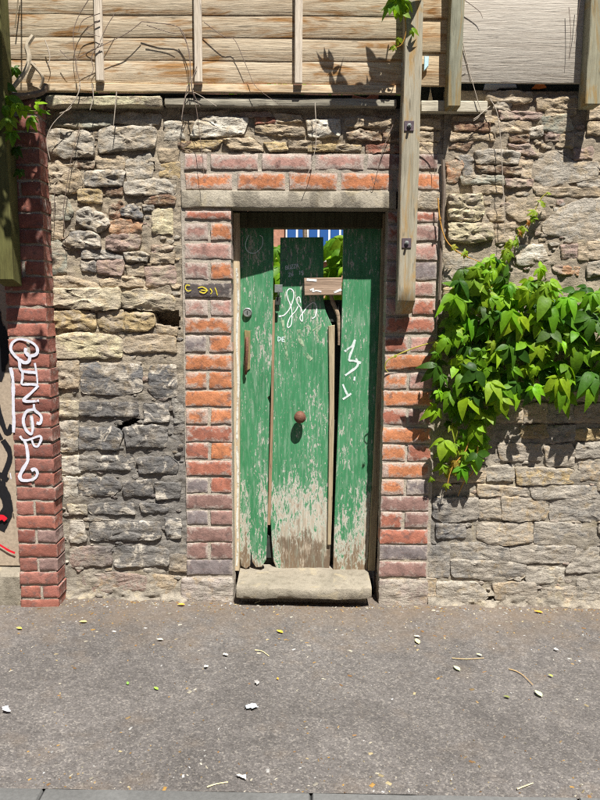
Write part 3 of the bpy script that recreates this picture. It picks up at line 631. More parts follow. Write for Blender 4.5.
def courses(lst, edges):
    for a, b, c, sm in lst:
        vm = (a + b) / 2; t = (vm - 215) / 355
        e0, e1 = edges[0] + (edges[1] - edges[0]) * t, edges[2] + (edges[3] - edges[2]) * t
        if len(c) == 1: px_brick(e0, e1, a, b, c, sm)
        else:
            mid = (e0 + e1) / 2 + random.uniform(-1.5, 1.5)
            px_brick(e0, mid - 1.1, a, b, c[0], sm + .08); px_brick(mid + 1.1, e1, a, b, c[1], sm - .05)
courses(LC, (184, 186.5, 231.5, 232.5))
RC = [(212, 222, 'r', .6), (225, 241, 'rm', .6), (244, 260, 'p', .65), (262, 280, 'mg', .55), (282, 296, 'p', .6), (299, 315, 'pr', .65), (317, 333, 'r', .55), (337, 352, 'rp', .5), (355, 370, 'o', .5), (373, 389, 'op', .6),
      (391, 406, 'o', .45), (409, 425, 'rm', .55), (428, 443, 'o', .5), (445, 461, 'or', .55), (463, 478, 'o', .65), (479.5, 495, 'og', .7), (496.5, 511, 'm', .5), (512, 528, 'rm', .5), (530, 544, 'r', .4), (545.5, 560, 'g', .45), (562, 577, 'm', .4)]
courses(RC, (388, 379, 439, 427))
for u0, u1, c, sm in [(184, 207.5, 'p', .75), (210, 258, 'p', .7), (262, 312, 'p', .7), (315, 364, 'p', .75), (367, 414, 'm', .7), (418, 438, 'm', .7)]: px_brick(u0, u1, 154, 169.5, c, sm)
for u0, u1, c, sm in [(185, 232, 'o', .7), (237, 285.5, 'o', .6), (289, 337.5, 'o', .65), (341, 393, 'o', .55), (397, 440, 'o', .6)]: px_brick(u0, u1, 173, 189.5, c, sm)
ribbon_later = [(.006, [(40, 422), (26, 420), (22, 434), (32, 444), (45, 440)]), (.007, [(72, 432), (90, 428), (108, 440), (96, 452), (78, 446)]), (.006, [(84, 440), (112, 442)]), (.006, [(120, 434), (128, 446), (122, 456)]), (.005, [(140, 430), (146, 446), (150, 462)])]
# mortar behind the bricks, jambs run back as the reveal
def mslab(x0, x1, z0, z1, y0, y1, seed):
    nx, nzs = max(2, int((x1 - x0) / .012)), max(2, int((z1 - z0) / .012)); V, F = [], []
    for j in range(nzs + 1):
        for i in range(nx + 1):
            x, z = x0 + (x1 - x0) * i / nx, z0 + (z1 - z0) * j / nzs; V.append((x, y0 + .0035 * fbm((x, 0, z), 16, seed, 4), z))
    for j in range(nzs):
        for i in range(nx):
            a = j * (nx + 1) + i; F.append((a, a + 1, a + nx + 2, a + nx + 1))
    n = len(V); per = list(range(nx + 1)) + [(k + 1) * (nx + 1) - 1 for k in range(1, nzs + 1)] + [nzs * (nx + 1) + i for i in range(nx - 1, -1, -1)] + [k * (nx + 1) for k in range(nzs - 1, 0, -1)]
    for i in per: V.append((V[i][0], y1, V[i][2]))
    m = len(per)
    for k in range(m): F.append((per[(k + 1) % m], per[k], n + k, n + (k + 1) % m))
    return V, F
YM = 0.0075
obj('mortar', *mslab(SXL + .001, OXL - .004, -.06, LZ0 - .001, YM, .355, 1), M['bmortar'], sur)
obj('mortar', *mslab(OXR + .006, SXR - .001, -.06, LZ0 - .001, YM, .355, 2), M['bmortar'], sur)
obj('mortar', *mslab(SXL + .001, SXR - .001, LZ1 + .001, BTOP, YM, .355, 3), M['bmortar'], sur)
obj('lintel_stone', *rock([(P(398, 200).x, LZ0), (SXR - .004, LZ0), (SXR - .004, LZ1), (P(398, 200).x, LZ1)], -.002, .1, .004, .002, 33, n=30, edge=.003, corner=0), M['stone'], sur, (.40, .35, .27, .5))
V, F = boxm(SXL + .004, P(396.5, 200).x, -0.006, 0.35, LZ0, LZ1, .004, .0025, 9, 60, 0)
obj('lintel', V, F, M['cast'], sur)
for u0, u1, sd in ((181, 233.5, 1), (378.5, 428, 2)):
    poly = [(P(u0, 590).x, -.05), (P(u1, 590).x, -.05), (P(u1, 590).x, JB - .004), (P(u0, 590).x, JB - .008)]
    obj('base_stone', *rock(poly, -.012, .16, .012, .006, 70 + sd, n=44, edge=.004), M['stone'], sur, (.40, .345, .30, .4) if sd == 1 else (.33, .27, .23, .3))

# ------------------------------------------------------------------ brick pier on the left
YP = -0.12
PXL, PXR = P(19.5, 575, YP).x, P(58.5, 575, YP).x
PZ1 = P(30, 103, YP).z
pier = thing('brick_pier', 'red brick pier with white sprayed graffiti left of the stone wall', 'pier', ((PXL + PXR) / 2, -0.03, 0))
hc = (P(40, 480, YP).z - P(40, 580, YP).z) / 7.1
z = gz(PXL) - 0.03; i = 0; zcr = P(40, 449.5, YP).z; gap = None
while z < PZ1 - 0.03:
    if gap is None and z > zcr - .02: gap = z; z += .007
    two = i in (1, 3, 5, 7, 9) or (i > 12 and i % 5 == 3)
    pc = lambda: Vector(random.choice([(.265, .10, .072), (.30, .115, .082), (.24, .092, .07), (.28, .12, .092)])) * random.uniform(.85, 1.15)
    ex = random.uniform(-.004, .004)
    if two:
        xm = (PXL + PXR) / 2 + random.uniform(-.01, .01)
        c2 = (.24, .155, .135) if i in (3, 5) else pc()
        brick(pier, PXL + ex, xm - .005, z, z + hc - .0095, YP, pc(), .22, .12); brick(pier, xm + .005, PXR + ex, z, z + hc - .0095, YP, c2, .22, .12)
    else: brick(pier, PXL + ex, PXR + ex, z, z + hc - .0095, YP, pc(), .18, .12)
    z += hc; i += 1
PTOP = z
obj('mortar', *mslab(PXL + .005, PXR - .013, -.06, gap - .004, YP + .007, 0.20, 7), M['bmortar'], pier)
obj('mortar', *mslab(PXL + .005, PXR - .013, gap + .004, PTOP - .005, YP + .007, 0.20, 7), M['bmortar'], pier)
PALW = (0.62, 0.62, 0.68)
def ribbon(strokes, w, y, name, parent, color, cover=1.0, uv=None, taper=0.0):
    """flat paint strokes lying on a vertical face: centre vertices fully covered, rims fading out"""
    V, F, E = [], [], []
    for st in strokes:
        ww = w
        if isinstance(st[0], (int, float)): ww = st[0]; st = st[1]
        C = spline([P(*uv(p), y) for p in st], 6); o = len(V)
        for i, c in enumerate(C):
            d = (C[min(i + 1, len(C) - 1)] - C[max(i - 1, 0)]); d.y = 0; d.normalize(); nrm = Vector((-d.z, 0, d.x))
            k = ww * (1 + .22 * nz(c, 30, 2) + .25 * nz(c, 9, 6)) / 2
            for s, e in ((-1, 0), (-.62, 1), (.62, 1), (1, 0)): V.append(c + nrm * k * s); E.append(e)
        for i in range(len(C) - 1):
            for q in range(3): a = o + i * 4 + q; F.append((a, a + 1, a + 5, a + 4))
    for i in range(len(V)): V[i] = V[i] + Vector((0, -0.0004 * (i % 7) / 7, 0))
    o = obj(name, V, F, M['spray'], parent, tuple(color) + (cover,))
    at = o.data.attributes.new('edge', 'FLOAT', 'POINT'); at.data.foreach_set('value', E)
    return o
g1 = lambda p: (5 + p[0] / 10, 335 + p[1] / 10)
g2 = lambda p: (5 + p[0] / 10, 405 + p[1] / 10)
sh = lambda L: [(a, b + 700) for a, b in L]
ribbon([[(210, 130), (205, 170), (235, 205), (290, 205), (325, 170), (310, 110), (240, 60), (140, 42), (72, 80), (60, 150), (100, 205), (140, 250), (150, 330), (180, 370)],
        [(215, 180), (245, 215), (235, 265), (190, 275), (145, 245)], (.012, [(298, 280), (312, 360), (320, 420), (325, 490)]),
        [(320, 375), (240, 372), (180, 368), (176, 430), (170, 490), (250, 492), (330, 500)], [(335, 505), (260, 580), (185, 650), (250, 665), (340, 655)], (.016, [(290, 690), (290, 745)]),
        (.019, sh([(290, 20), (300, 55), (345, 90), (365, 130), (350, 182), (315, 178)])), (.019, sh([(290, 45), (220, 62), (185, 130), (190, 200), (220, 260), (265, 290), (278, 220), (265, 110)])),
        (.018, sh([(150, 310), (175, 345), (215, 352), (270, 335), (345, 310), (362, 340), (330, 410), (290, 405), (268, 350)])), (.021, sh([(190, 350), (215, 410), (225, 480), (225, 560), (180, 640), (150, 710), (170, 750), (240, 752), (300, 730), (325, 680), (300, 640), (262, 655)])),
        (.023, [(55, 325), (72, 400), (80, 480), (85, 800)]), (.022, sh([(85, 90), (90, 150), (85, 275)])), (.006, sh([(52, 680), (62, 740)]))], .0185, YP - .0045, 'graffiti', pier, PALW, .8, g1)

ribbon(ribbon_later, .006, -.006, 'yellow_mark', sur, (.70, .58, .05), .72, lambda p: (180 + p[0] / 4, 180 + p[1] / 4))
# ------------------------------------------------------------------ boarded doorway at the far left
bd = thing('boarded_doorway', 'beige boarded panel with black and red graffiti at the left edge', 'boarding', (P(5, 590, .02).x - .4, .02, 0))
bx1 = PXL + 0.012; bz0 = P(8, 566, .0).z
V, F = boxm(bx1 - 1.0, bx1, 0.0, 0.03, bz0, WTOP - .01, .004, .001, 3, 4, 0); obj('panel', V, F, M['obj'], bd, (.36, .29, .215))
V, F = boxm(bx1 - .018, bx1 + .004, -.012, -.001, bz0 + .01, WTOP - .02, .003, .001, 5, 4, 2); obj('edge_strip', V, F, M['obj'], bd, (.34, .28, .08))
ribbon([(.03, [(-6, 322), (3, 345), (8, 352)]), (.035, [(-20, 330), (-4, 400), (6, 432), (12, 425)]), (.03, [(5, 470), (3, 490), (6, 505), (-3, 520)]), (.03, [(-25, 450), (-6, 470), (8, 480)]), (.09, [(-12, 300), (-2, 330), (2, 350), (-4, 380)]), (.07, [(-14, 470), (2, 490), (8, 510), (0, 530)]), (.05, [(-30, 400), (-8, 425), (0, 440)]), (.04, [(3, 440), (10, 455), (4, 475)])], .03, -.003, 'black_graffiti', bd, (.012, .012, .014), 1.0, lambda p: p)
ribbon([(.035, [(-6, 520), (2, 517), (6, 520)]), (.014, [(-8, 541), (0, 545), (8, 550), (15, 553)])], .02, -.0145, 'red_graffiti', bd, (.62, .015, .03), 1.0, lambda p: p)
st0 = thing('stone_doorstep', 'pale weathered stone step below the boarded panel', 'step', (bx1 - .4, -.02, 0))
V, F = boxm(bx1 - 1.0, bx1 + .012, -.10, .20, gz(bx1) - .02, bz0 - .008, .014, .005, 11, 30, 0); obj('slab', V, F, M['step'], st0)
lw = thing('neighbouring_wall', 'plain brown brickwork beyond the boarded panel', 'wall', (bx1 - 2.2, .2, 0))
obj('mortar', *mslab(bx1 - 4.2, bx1 - 1.02, -.15, 2.35, .01, .36, 21), M['bmortar'], lw)
parts = []
bm0, _, _ = brick_mesh(.215, .065, 0)
bv = [tuple(v.co) for v in bm0.vertices]; bf = [tuple(p.vertices) for p in bm0.polygons]
for r in range(31):
    for c in range(15):
        ox = bx1 - 4.18 + c * .225 + (r % 2) * .11 - .1; oz = .02 + r * .075
        if ox + .22 < bx1 - 1.0 and ox > bx1 - 4.2: parts.append(([(a + ox + .108, b, d + oz + .032) for a, b, d in bv], bf))
lb = obj('brickwork', *join(parts), M['brick'], lw, (.30, .12, .08, .3)); lb['kind'] = 'stuff'

# ------------------------------------------------------------------ door
def pl(pts, y):
    r = []
    for q in pts:
        yy = q[2] if len(q) > 2 else y; p = P(q[0], q[1], yy); r.append(Vector((p.x, p.y, p.z)))
    return r
def rough_edge(pts, i0, i1, n, amp, seed):
    """replace edge i0->i1 of a pixel outline by n ragged points"""
    rr = random.Random(seed); a, b = pts[i0], pts[i1]; out = []
    for k in range(1, n):
        t = k / n; out.append((a[0] + (b[0] - a[0]) * t + rr.uniform(-amp, amp) * (abs(b[1] - a[1]) > abs(b[0] - a[0])), a[1] + (b[1] - a[1]) * t + rr.uniform(-amp, amp)) + tuple([a[2] + (b[2] - a[2]) * t] if len(a) > 2 else []))
    return out
SZ = P(300, 571, 0.12).z
door = thing('plank_door', 'peeling green plank door with a missing top panel', 'door', (P(305, 570, .18).x, .18, SZ))
fr = thing('door_frame', 'flaking timber frame around the green door', 'door frame', ((OXL + OXR) / 2, .15, SZ))
def quad(a, b, c, d, y, dep, nm, mat, par, col=(1, 1, 1)):
    V, F = prism(pl([a, b, c, d], y), dep); return obj(nm, V, F, M[mat], par, col, False)
y1l, y1r = .170, .146
p1 = [(239.5, 226, y1l), (273.5, 226, y1r), (273, 300, y1r), (271, 380, y1r), (269.5, 396, y1r), (267.5, 398, y1r), (269.5, 404, y1r), (268, 480, y1r), (267.3, 530, y1r), (266, 560, y1r), (262, 567, y1r), (256, 567.5, .155), (252, 562, .157), (251, 550, .158), (250, 566, .158), (246, 569, .16), (241, 566, y1l), (239.5, 558, y1l), (239, 400, y1l)]
V, F = prism(pl(p1, .16), .024); obj('plank', V, F, M['paint'], door, smooth=False)
p2 = [(280.3, 237.5), (323.3, 237), (323.5, 276), (323.6, 300), (326, 312), (331.5, 324), (333.2, 327), (332.6, 420), (331, 500), (330, 560), (329, 570.5), (310, 571), (298, 570), (284, 571.5), (277, 570), (273.5, 562), (271.5, 540), (270.8, 525), (268, 500), (268, 404), (269, 330), (270, 306), (279.5, 300)]
V, F = prism(pl(p2, .188), .024); obj('plank', V, F, M['paint'], door, smooth=False)
p3 = [(343.5, 224), (381.5, 224), (380.5, 260), (379, 330), (376, 400), (372, 480), (367.5, 570), (350, 571.5), (333, 570), (335, 500), (338, 420), (341, 340), (342.5, 290)]
V, F = prism(pl([(272.5, 300), (275, 300), (273.5, 400), (272, 470), (270.3, 525), (267.6, 525), (269, 470), (271, 400)], .150), .03, .001); obj('edge_strip', V, F, M['frame'], door, (.62, .50, .42), False)
V, F = prism(pl(p3, .168), .024); obj('plank', V, F, M['paint'], door, smooth=False)
V, F = prism(pl([(304, 278), (342, 277.5), (341.5, 295), (304.5, 295.5)], .150), .036); obj('cross_block', V, F, M['bare'], door, (.95, .85, .8), False)
V, F = prism(pl([(328.5, 326), (334.8, 325), (334.2, 420), (332.5, 500), (330.8, 545), (327.5, 545), (328.5, 480), (329.5, 400)], .172), .016); obj('edge_strip', V, F, M['frame'], door, (.75, .72, .62), False)
# ledges behind the planks, and near-black boards added as shade in the gaps
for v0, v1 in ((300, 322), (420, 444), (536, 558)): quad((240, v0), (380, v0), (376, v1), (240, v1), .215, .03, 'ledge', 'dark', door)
quad((326, 316), (346, 306), (340, 570), (324, 570), .247, .02, 'gap_shade_board', 'dark', door)
quad((264, 410), (282, 410), (282, 572), (262, 572), .247, .02, 'gap_shade_board', 'dark', door)
V, F = tube(pl([(331, 295), (333, 303), (337, 312), (339, 322), (340, 345)], .20), .012, .013, 8); obj('broken_rail_end', V, F, M['bare'], door, (.9, .85, .75))
# knob, lock, handle, hasp
def lathe(prof, c, n=20):
    V, F = [], []
    for r, d in prof:
        for k in range(n): a = 2 * math.pi * k / n; V.append((c[0] + r * math.cos(a), c[1] + d, c[2] + r * math.sin(a)))
    for i in range(len(prof) - 1):
        for k in range(n): F.append((i * n + k, i * n + (k + 1) % n, (i + 1) * n + (k + 1) % n, (i + 1) * n + k))
    F.append(tuple(range(len(V) - n, len(V)))); return V, F
kc = P(300, 416, .188); kn = obj('knob', *lathe([(.012, 0), (.010, -.015), (.012, -.024), (.026, -.030), (.033, -.042), (.034, -.052), (.028, -.064), (.015, -.071), (.003, -.073)], kc, 24), M['rust'], door, (1, 1, 1))
obj('rosette', *lathe([(.030, .001), (.030, -.004), (.022, -.008), (.003, -.009)], kc, 24), M['rust'], kn)
lc = P(247.5, 312.5, .160); lk = obj('lock_cylinder', *lathe([(.026, .002), (.026, -.006), (.021, -.011), (.0205, -.008), (.003, -.008)], lc, 24), M['steel'], door)
V, F = boxm(lc.x - .003, lc.x + .003, lc.y - .0095, lc.y - .007, lc.z - .010, lc.z + .010, .0008); obj('keyhole', V, F, M['dark'], lk)
hp = obj('handle_plate', *prism(pl([(244.4, 330), (250.4, 331), (250.0, 369), (244.6, 372)], .157), .006, .002), M['obj'], door, (.22, .18, .08), False)
V, F = tube([P(247, 338, .155), P(247.2, 343, .132), P(247, 352, .118), P(246.4, 362, .122), P(246, 371, .138), P(245.8, 374, .150)], .0085, .007, 8); obj('pull', V, F, M['rust'], hp)
hs = obj('hasp_plate', *prism(pl([(274.5, 284.5), (282.5, 284.5), (282.5, 292.5), (274.5, 292.5)], .138), .005, .002), M['steel'], door, smooth=False)
V, F = tube([P(278.5, 292, .134), P(278.3, 295, .128), P(278, 297, .134)], .0045, .0045, 6); obj('staple', V, F, M['dark'], hs)
quad((275.5, 297), (280.8, 297), (280.5, 305), (275, 305), .140, .006, 'staple_plate', 'dark', door)
# scrawls on the planks
d1 = lambda p: (270 + p[0] / 7.5, 280 + p[1] / 7.5)
CH = (.72, .80, .74)
ribbon([[(75, 272), (110, 260), (150, 210), (175, 140), (175, 85), (150, 65), (128, 85), (130, 130), (155, 190), (165, 250), (160, 330), (140, 355), (130, 340), (150, 280), (190, 235), (212, 195)],
        [(230, 170), (222, 130), (203, 135), (205, 170), (235, 220), (245, 280), (240, 310), (225, 280), (255, 235), (290, 190), (330, 170), (350, 210), (340, 270), (315, 290)], (.012, [(65, 273), (82, 270)])], .0066, .1865, 'scrawl', door, (.80, .84, .80), 1.25, d1)
ribbon([[(60, 425), (60, 460)], [(60, 425), (82, 440), (62, 462)], [(92, 425), (92, 462)], [(92, 428), (112, 430)], [(92, 445), (108, 445)], [(92, 462), (112, 460)]], .006, .1865, 'scrawl', door, (.55, .70, .68), .9, d1)
ribbon([(.02, [(95, 300), (105, 380), (112, 450), (122, 520), (128, 600)]), (.03, [(215, 370), (225, 440), (255, 530), (310, 600)]), (.012, [(240, 360), (290, 345), (300, 370), (290, 420)]), (.014, [(350, 300), (352, 370), (358, 460)]), (.010, [(318, 380), (355, 350), (378, 340), (376, 365), (350, 400), (380, 440)]), (.01, [(150, 400), (160, 460), (165, 500)])], .02, .1866, 'faded_smear', door, (.36, .46, .30), .44, d1)
d3 = lambda p: (330 + p[0] / 8.57, 320 + p[1] / 8.57)
ribbon([(.018, [(125, 270), (160, 243), (190, 222), (212, 175)]), (.016, [(215, 168), (200, 230), (170, 310), (165, 345), (205, 350), (265, 368)]), (.016, [(222, 330), (240, 370), (225, 405), (180, 440), (130, 475)]), (.014, [(110, 550), (130, 600), (150, 640)]), (.014, [(110, 680), (150, 652), (182, 630)]), (.012, [(212, 485), (208, 520)])], .016, .1665, 'scrawl', door, (.62, .69, .66), .85, d3)
ribbon([[(275, 220), (262, 255), (270, 285), (300, 292), (328, 265), (330, 230), (318, 222)]], .006, .150, 'scrawl', door, (.50, .62, .58), 1.3, lambda p: (180 + p[0] / 4, 180 + p[1] / 4))
dt = lambda p: (270 + p[0] / 7.5, 225 + p[1] / 7.5)
def letters(x, y, s, word, sl=-.18):
    G_ = {'B': [[(0, 1), (0, 0), (.6, .1), (.6, .4), (0, .5), (.7, .6), (.6, .95), (0, 1)]], 'U': [[(0, 0), (0, .8), (.35, 1), (.7, .8), (.7, 0)]], 'Z': [[(0, 0), (.7, 0), (0, 1), (.7, 1)]], 'A': [[(0, 1), (.35, 0), (.7, 1)], [(.15, .6), (.55, .6)]],
          '2': [[(0, .2), (.3, 0), (.6, .25), (0, 1), (.7, 1)]], '6': [[(.5, 0), (.1, .5), (.1, .9), (.5, 1), (.6, .65), (.15, .6)]], '1': [[(.2, .2), (.4, 0), (.4, 1)]], '5': [[(.6, 0), (.1, 0), (.1, .45), (.55, .5), (.55, .9), (.05, 1)]], 'T': [[(0, 0), (.8, 0)], [(.4, 0), (.4, 1)]]}
    out = []
    for i, ch in enumerate(word):
        for stv in G_[ch]: out.append([(x + (i * .95 + a) * s, y + (b * 1.25 + (i * .95 + a) * sl) * s) for a, b in stv])
    return out
ribbon(letters(118, 308, 21, 'BUZZA') + letters(140, 360, 21, '26') + letters(215, 345, 22, '15', .05), .0042, .1865, 'scrawl', door, (.62, .72, .74), 1.5, dt)
ribbon([[(90, 180), (140, 160)], [(100, 170), (165, 245)], [(80, 268), (130, 262)], [(285, 200), (320, 200)]], .005, .1865, 'scratch', door, (.14, .22, .20), .8, dt)
db = lambda p: (270 + p[0] / 7.5, 225 + p[1] / 7.5)
ribbon([(.02, [(275, 410), (310, 412), (350, 416)]), (.012, [(300, 488), (325, 478), (322, 498), (350, 492), (385, 500)]), (.016, [(480, 505), (520, 490), (535, 482)])], .01, .1485, 'paint_fleck', door, (.72, .72, .70), .8, db)
# frame: side posts and head
V, F = prism(pl([(233, 213, .125), (239.8, 213, .125), (239.6, 400, .125), (239.2, 571, .125), (234, 571, .125), (233.6, 400, .125)], .125), .09); obj('side_post', V, F, M['frame'], fr, (1, .95, .85), False)
ribbon([(.016, [(236.7, 268), (238.3, 300), (236.8, 340), (238.4, 380), (237, 430), (238, 480), (237.2, 520), (237.8, 545), (236.6, 566)])], .014, .1238, 'flaking_white_paint', fr, (.60, .60, .54), .62, lambda p: p)
V, F = prism(pl([(382.5, 213, .13), (391, 213, .13), (388, 330, .13), (381.5, 450, .13), (375, 571, .13), (368.5, 571, .13), (374, 450, .13), (379.5, 330, .13)], .13), .09); obj('side_post', V, F, M['frame'], fr, (.62, .60, .50), False)
quad((239.9, 212), (382.4, 212), (382.2, 228), (239.8, 227.5), .128, .09, 'head', 'frame', fr, (.14, .16, .12))  # tint darkened to paint in the shade under the lintel
# step
step = thing('door_step', 'worn pale stone step under the green door', 'step', (P(303, 590, -.04).x, .05, 0))
xs0, xs1 = P(236.5, 590, -.06).x, P(371.5, 590, -.06).x
def stepmesh():
    n = 44; prof = [(.03, .026), (-.066, .028), (-.078, .034), (-.083, .050), (-.082, .082), (-.076, .093), (-.060, .098), (.0, .101), (.08, .104), (.15, .106), (.34, .108), (.34, .026)]
    zt = SZ - .004; V, F = [], []
    for i in range(n + 1):
        x = xs0 + (xs1 - xs0) * i / n; e = min(1, min(i, n - i) / 2.0); e = .86 + .14 * e
        for y, z in prof:
            zz = (zt - .110) + z - (.007 * math.exp(-((x - (xs0 + xs1) / 2) / .18) ** 2) if z > .08 and y < .1 else 0)
            w = (x, y, zz); V.append((x, (y if y > .1 else y * e) + .008 * fbm(w, 11, 3, 5), zz + .007 * fbm(w, 9, 9, 5) * (z > .03)))
    m = len(prof)
    for i in range(n):
        for k in range(m - 1): a = i * m + k; F.append((a, a + 1, a + m + 1, a + m))
    F.append(tuple(range(m))); F.append(tuple(reversed(range(n * m, n * m + m))))
    return V, [tuple(reversed(f)) for f in F]
obj('tread', *stepmesh(), M['step'], step)
V, F = boxm(xs0 + .02, xs1 - .02, -.005, .34, -.05, SZ - .084, .004, .004, 3, 10, 0); obj('bedding', V, F, M['mortar'], step)

# ------------------------------------------------------------------ fence on top of the wall
def wboard(x0, x1, zb, h, y, seed, waney=.006, t=.012, tilt=.0035, seg=28):
    V, F = [], []
    for i in range(seg + 1):
        x = x0 + (x1 - x0) * i / seg; w = waney * fbm((x, 0, zb), 3.5, seed, 4); u = .004 * fbm((x, 1, zb), 2.5, seed + 9, 3)
        yw = y + .003 * nz((x, 2, zb), 2, seed)
        V += [(x, yw + .002, zb + w), (x, yw, zb + w + .003), (x, yw + tilt, zb + h + u), (x, yw + tilt + t * .6, zb + h + u), (x, yw + t, zb + w)]
    for i in range(seg):
        for k in range(5): a, b = i * 5 + k, i * 5 + (k + 1) % 5; F.append((b, a, a + 5, b + 5))
    F.append(tuple(range(5))); F.append(tuple(reversed(range(seg * 5, seg * 5 + 5)))); return V, F
FY = -0.032
FTOP = P(200, -150, FY).z
lf = thing('waney_fence_panel', 'weathered waney lap fence panel with three battens above the green door', 'fence panel', (P(200, 90, FY).x, FY, P(200, 92, FY).z))
fx0, fx1 = P(-60, 50, FY).x, P(403, 50, FY).x
edges = [83.5, 60.5, 37.5, 15, -8, -31, -54, -77, -100, -123, -146]
for i, v in enumerate(edges):
    zb = P(200, v, FY).z; h = P(200, v - 26, FY).z - zb
    g = random.uniform(.92, 1.12)
    obj('board', *wboard(fx0, fx1, zb, h, FY, i * 7 + 2, .003, .005), M['fence'], lf, (g, g * .99, g * .95))
V, F = boxm(fx0, fx1, FY - .012, FY + .02, P(200, 92.8, FY).z, P(200, 84.5, FY).z, .003, .002, 2, 30, 0); obj('bottom_rail', V, F, M['fence'], lf, (.88, .84, .76))
for u, vb in ((100, 81), (198.5, 82.5), (298.5, 83.5)):
    x = P(u, 60, FY - .02).x; V, F = boxm(x - .019, x + .019, FY - .036, FY - .0135, P(u, vb, FY - .03).z, FTOP + .02, .003, .0015, u, 14, 2); obj('batten', V, F, M['batten'], lf)
V, F = boxm(fx0, P(404, 100, .07).x, .05, .075, P(280, 108, .05).z, P(280, 94.2, .05).z, .003, .002, 2, 12, 0); obj('gravel_board', V, F, M['dark'], lf)  # near-black colour stands in for shadow in the gap below the rail
cap0 = boxm(fx0, fx1, FY - .03, FY + .03, FTOP + .022, FTOP + .045, .004, .001, 2, 4, 0); obj('capping', *cap0, M['fence'], lf)
mf = thing('narrow_fence_panel', 'narrow stained board panel between the two hanging posts', 'fence panel', (P(437, 85, FY).x, FY, P(437, 86, FY).z))
for i, v in enumerate((86, 52, 18, -16, -50, -84, -118)):
    zb = P(437, v, FY).z; h = P(437, v - 38, FY).z - zb; obj('board', *wboard(P(421, 50, FY).x, P(449, 50, FY).x, zb, h, FY, 90 + i, .001, seg=5, tilt=.010), M['fence'], mf, (1, .93, .80))
rf = thing('pale_fence_panel', 'pale silvered plain board panel at the top right', 'fence panel', (P(525, 83, FY).x, FY, P(525, 84, FY).z))
rx0, rx1 = P(462, 40, FY).x, P(584.5, 40, FY).x
for i, v in enumerate((83, -8, -60, -110)):
    zb = P(525, v, FY).z; h = P(525, v - (95 if i == 0 else 56), FY).z - zb; obj('board', *wboard(rx0, rx1, zb, h, FY, 120 + i, .001, tilt=.004 if i else .004, seg=12), M['pale'], rf, (1, 1, 1))
ef = thing('outer_fence_panel', 'weathered boards right of the pale panel and its post', 'fence panel', (P(760, 83, FY).x, FY, P(760, 84, FY).z))
for i, v in enumerate((83, 60, 37, 15, -8, -31, -54, -77, -100, -123)):
    zb = P(600, v, FY).z; h = P(600, v - 26, FY).z - zb; obj('board', *wboard(P(603, 40, FY).x, WX1 - .2, zb, h, FY, 150 + i, .006), M['fence'], ef)
V, F = boxm(P(405, 90, .05).x, WX1 - .2, .05, .075, WTOP, P(525, 80, .05).z, .003, .002, 2, 12, 0); obj('gravel_board', V, F, M['dark'], rf)  # painted near-black as the shade under the right-hand panels
# posts hung in front of the wall
def post(name, label, u0, v_, u1, vb, y0, y1, mat, vtop=-160, slant=0.0, bolts=(), shade=(1, 1, 1)):
    x0, x1 = P(u0, v_, y0).x, P(u1, v_, y0).x; zb, zt = P((u0 + u1) / 2, vb, y0).z, P((u0 + u1) / 2, vtop, y0).z
    t = thing(name, label, 'post', ((x0 + x1) / 2, (y0 + y1) / 2, zb))
    V, F = boxm(x0, x1, y0, y1, zb, zt, .0045, .0022, u0, 30, 2)
    if slant: V = [(v[0], v[1], v[2] - (slant * (v[1] - y0) / (y1 - y0) if v[2] < zb + .03 else 0)) for v in V]
    obj('timber', V, F, M[mat], t, shade)
    for bu, bv_ in bolts:
        c = P(bu, bv_, y0); s = .024
        pp = obj('washer_plate', *prism([Vector((c.x - s, y0 - .005, c.z - s)), Vector((c.x + s, y0 - .005, c.z - s)), Vector((c.x + s, y0 - .005, c.z + s)), Vector((c.x - s, y0 - .005, c.z + s))], .006, .001), M['plum'], t, smooth=False)
        obj('bolt', *lathe([(.011, 0), (.011, -.007), (.006, -.008), (.006, -.022), (.001, -.023)], (c.x, y0 - .005, c.z), 6), M['steel'], pp)
    return t
post('hanging_post', 'long pale timber post bolted beside the green door', 401, 180, 418.5, 301, -.118, -.014, 'post', slant=.07, bolts=((409, 126), (406.5, 243)))
post('fence_post', 'short grey timber post left of the pale fence panel', 449.5, 60, 462.5, 106.5, -.115, -.016, 'post', shade=(.72, .78, .76))
post('fence_post', 'short timber post at the right edge beyond the pale panel', 588, 60, 604, 104.5, -.115, -.016, 'post', shade=(.85, .88, .82))
post('mossy_post', 'green mossy timber post at the left edge before the brick pier', -10, 200, 9.5, 280, -.235, -.13, 'moss', slant=.03, shade=(.6, .58, .5))  # moss plus a dark tint that imitates shadow from leaves above
# timber plate along the wall top, split at the hanging post
wp = thing('wall_plate', 'dark timber plate lying on the wall top above the door', 'timber plate', (P(280, 104, -.03).x, .06, P(280, 106.5, -.03).z))
V, F = boxm(P(164, 103, -.03).x, P(397, 103, -.03).x, -.03, .12, P(280, 106.3, -.03).z, P(280, 98, -.03).z, .005, .003, 6, 30, 0); obj('timber', V, F, M['plate'], wp)
wp2 = thing('wall_plate', 'short pale timber plate on the wall top right of the long post', 'timber plate', (P(454, 106, -.03).x, .06, P(454, 112, -.03).z))
V, F = boxm(P(421, 103, -.03).x, P(488, 103, -.03).x, -.03, .12, P(454, 112, -.03).z, P(454, 100.5, -.03).z, .004, .002, 6, 12, 0); obj('timber', V, F, M['plate'], wp2, (1.5, 1.5, 1.5))
def slab_thing(name, label, cat, pts, y, dep, mat, col):
    V, F = prism(pl(pts, y), dep); o = obj(name, V, F, M[mat], None, col, False); return tag(o, label, cat)
slab_thing('plastic_sheet', 'white plastic sheet sticking out under the pale fence panel', 'sheet', [(484, 90), (485.5, 83.5), (516, 84), (517, 87.5), (500, 88), (495, 91)], .02, .02, 'white', (1, 1, 1))
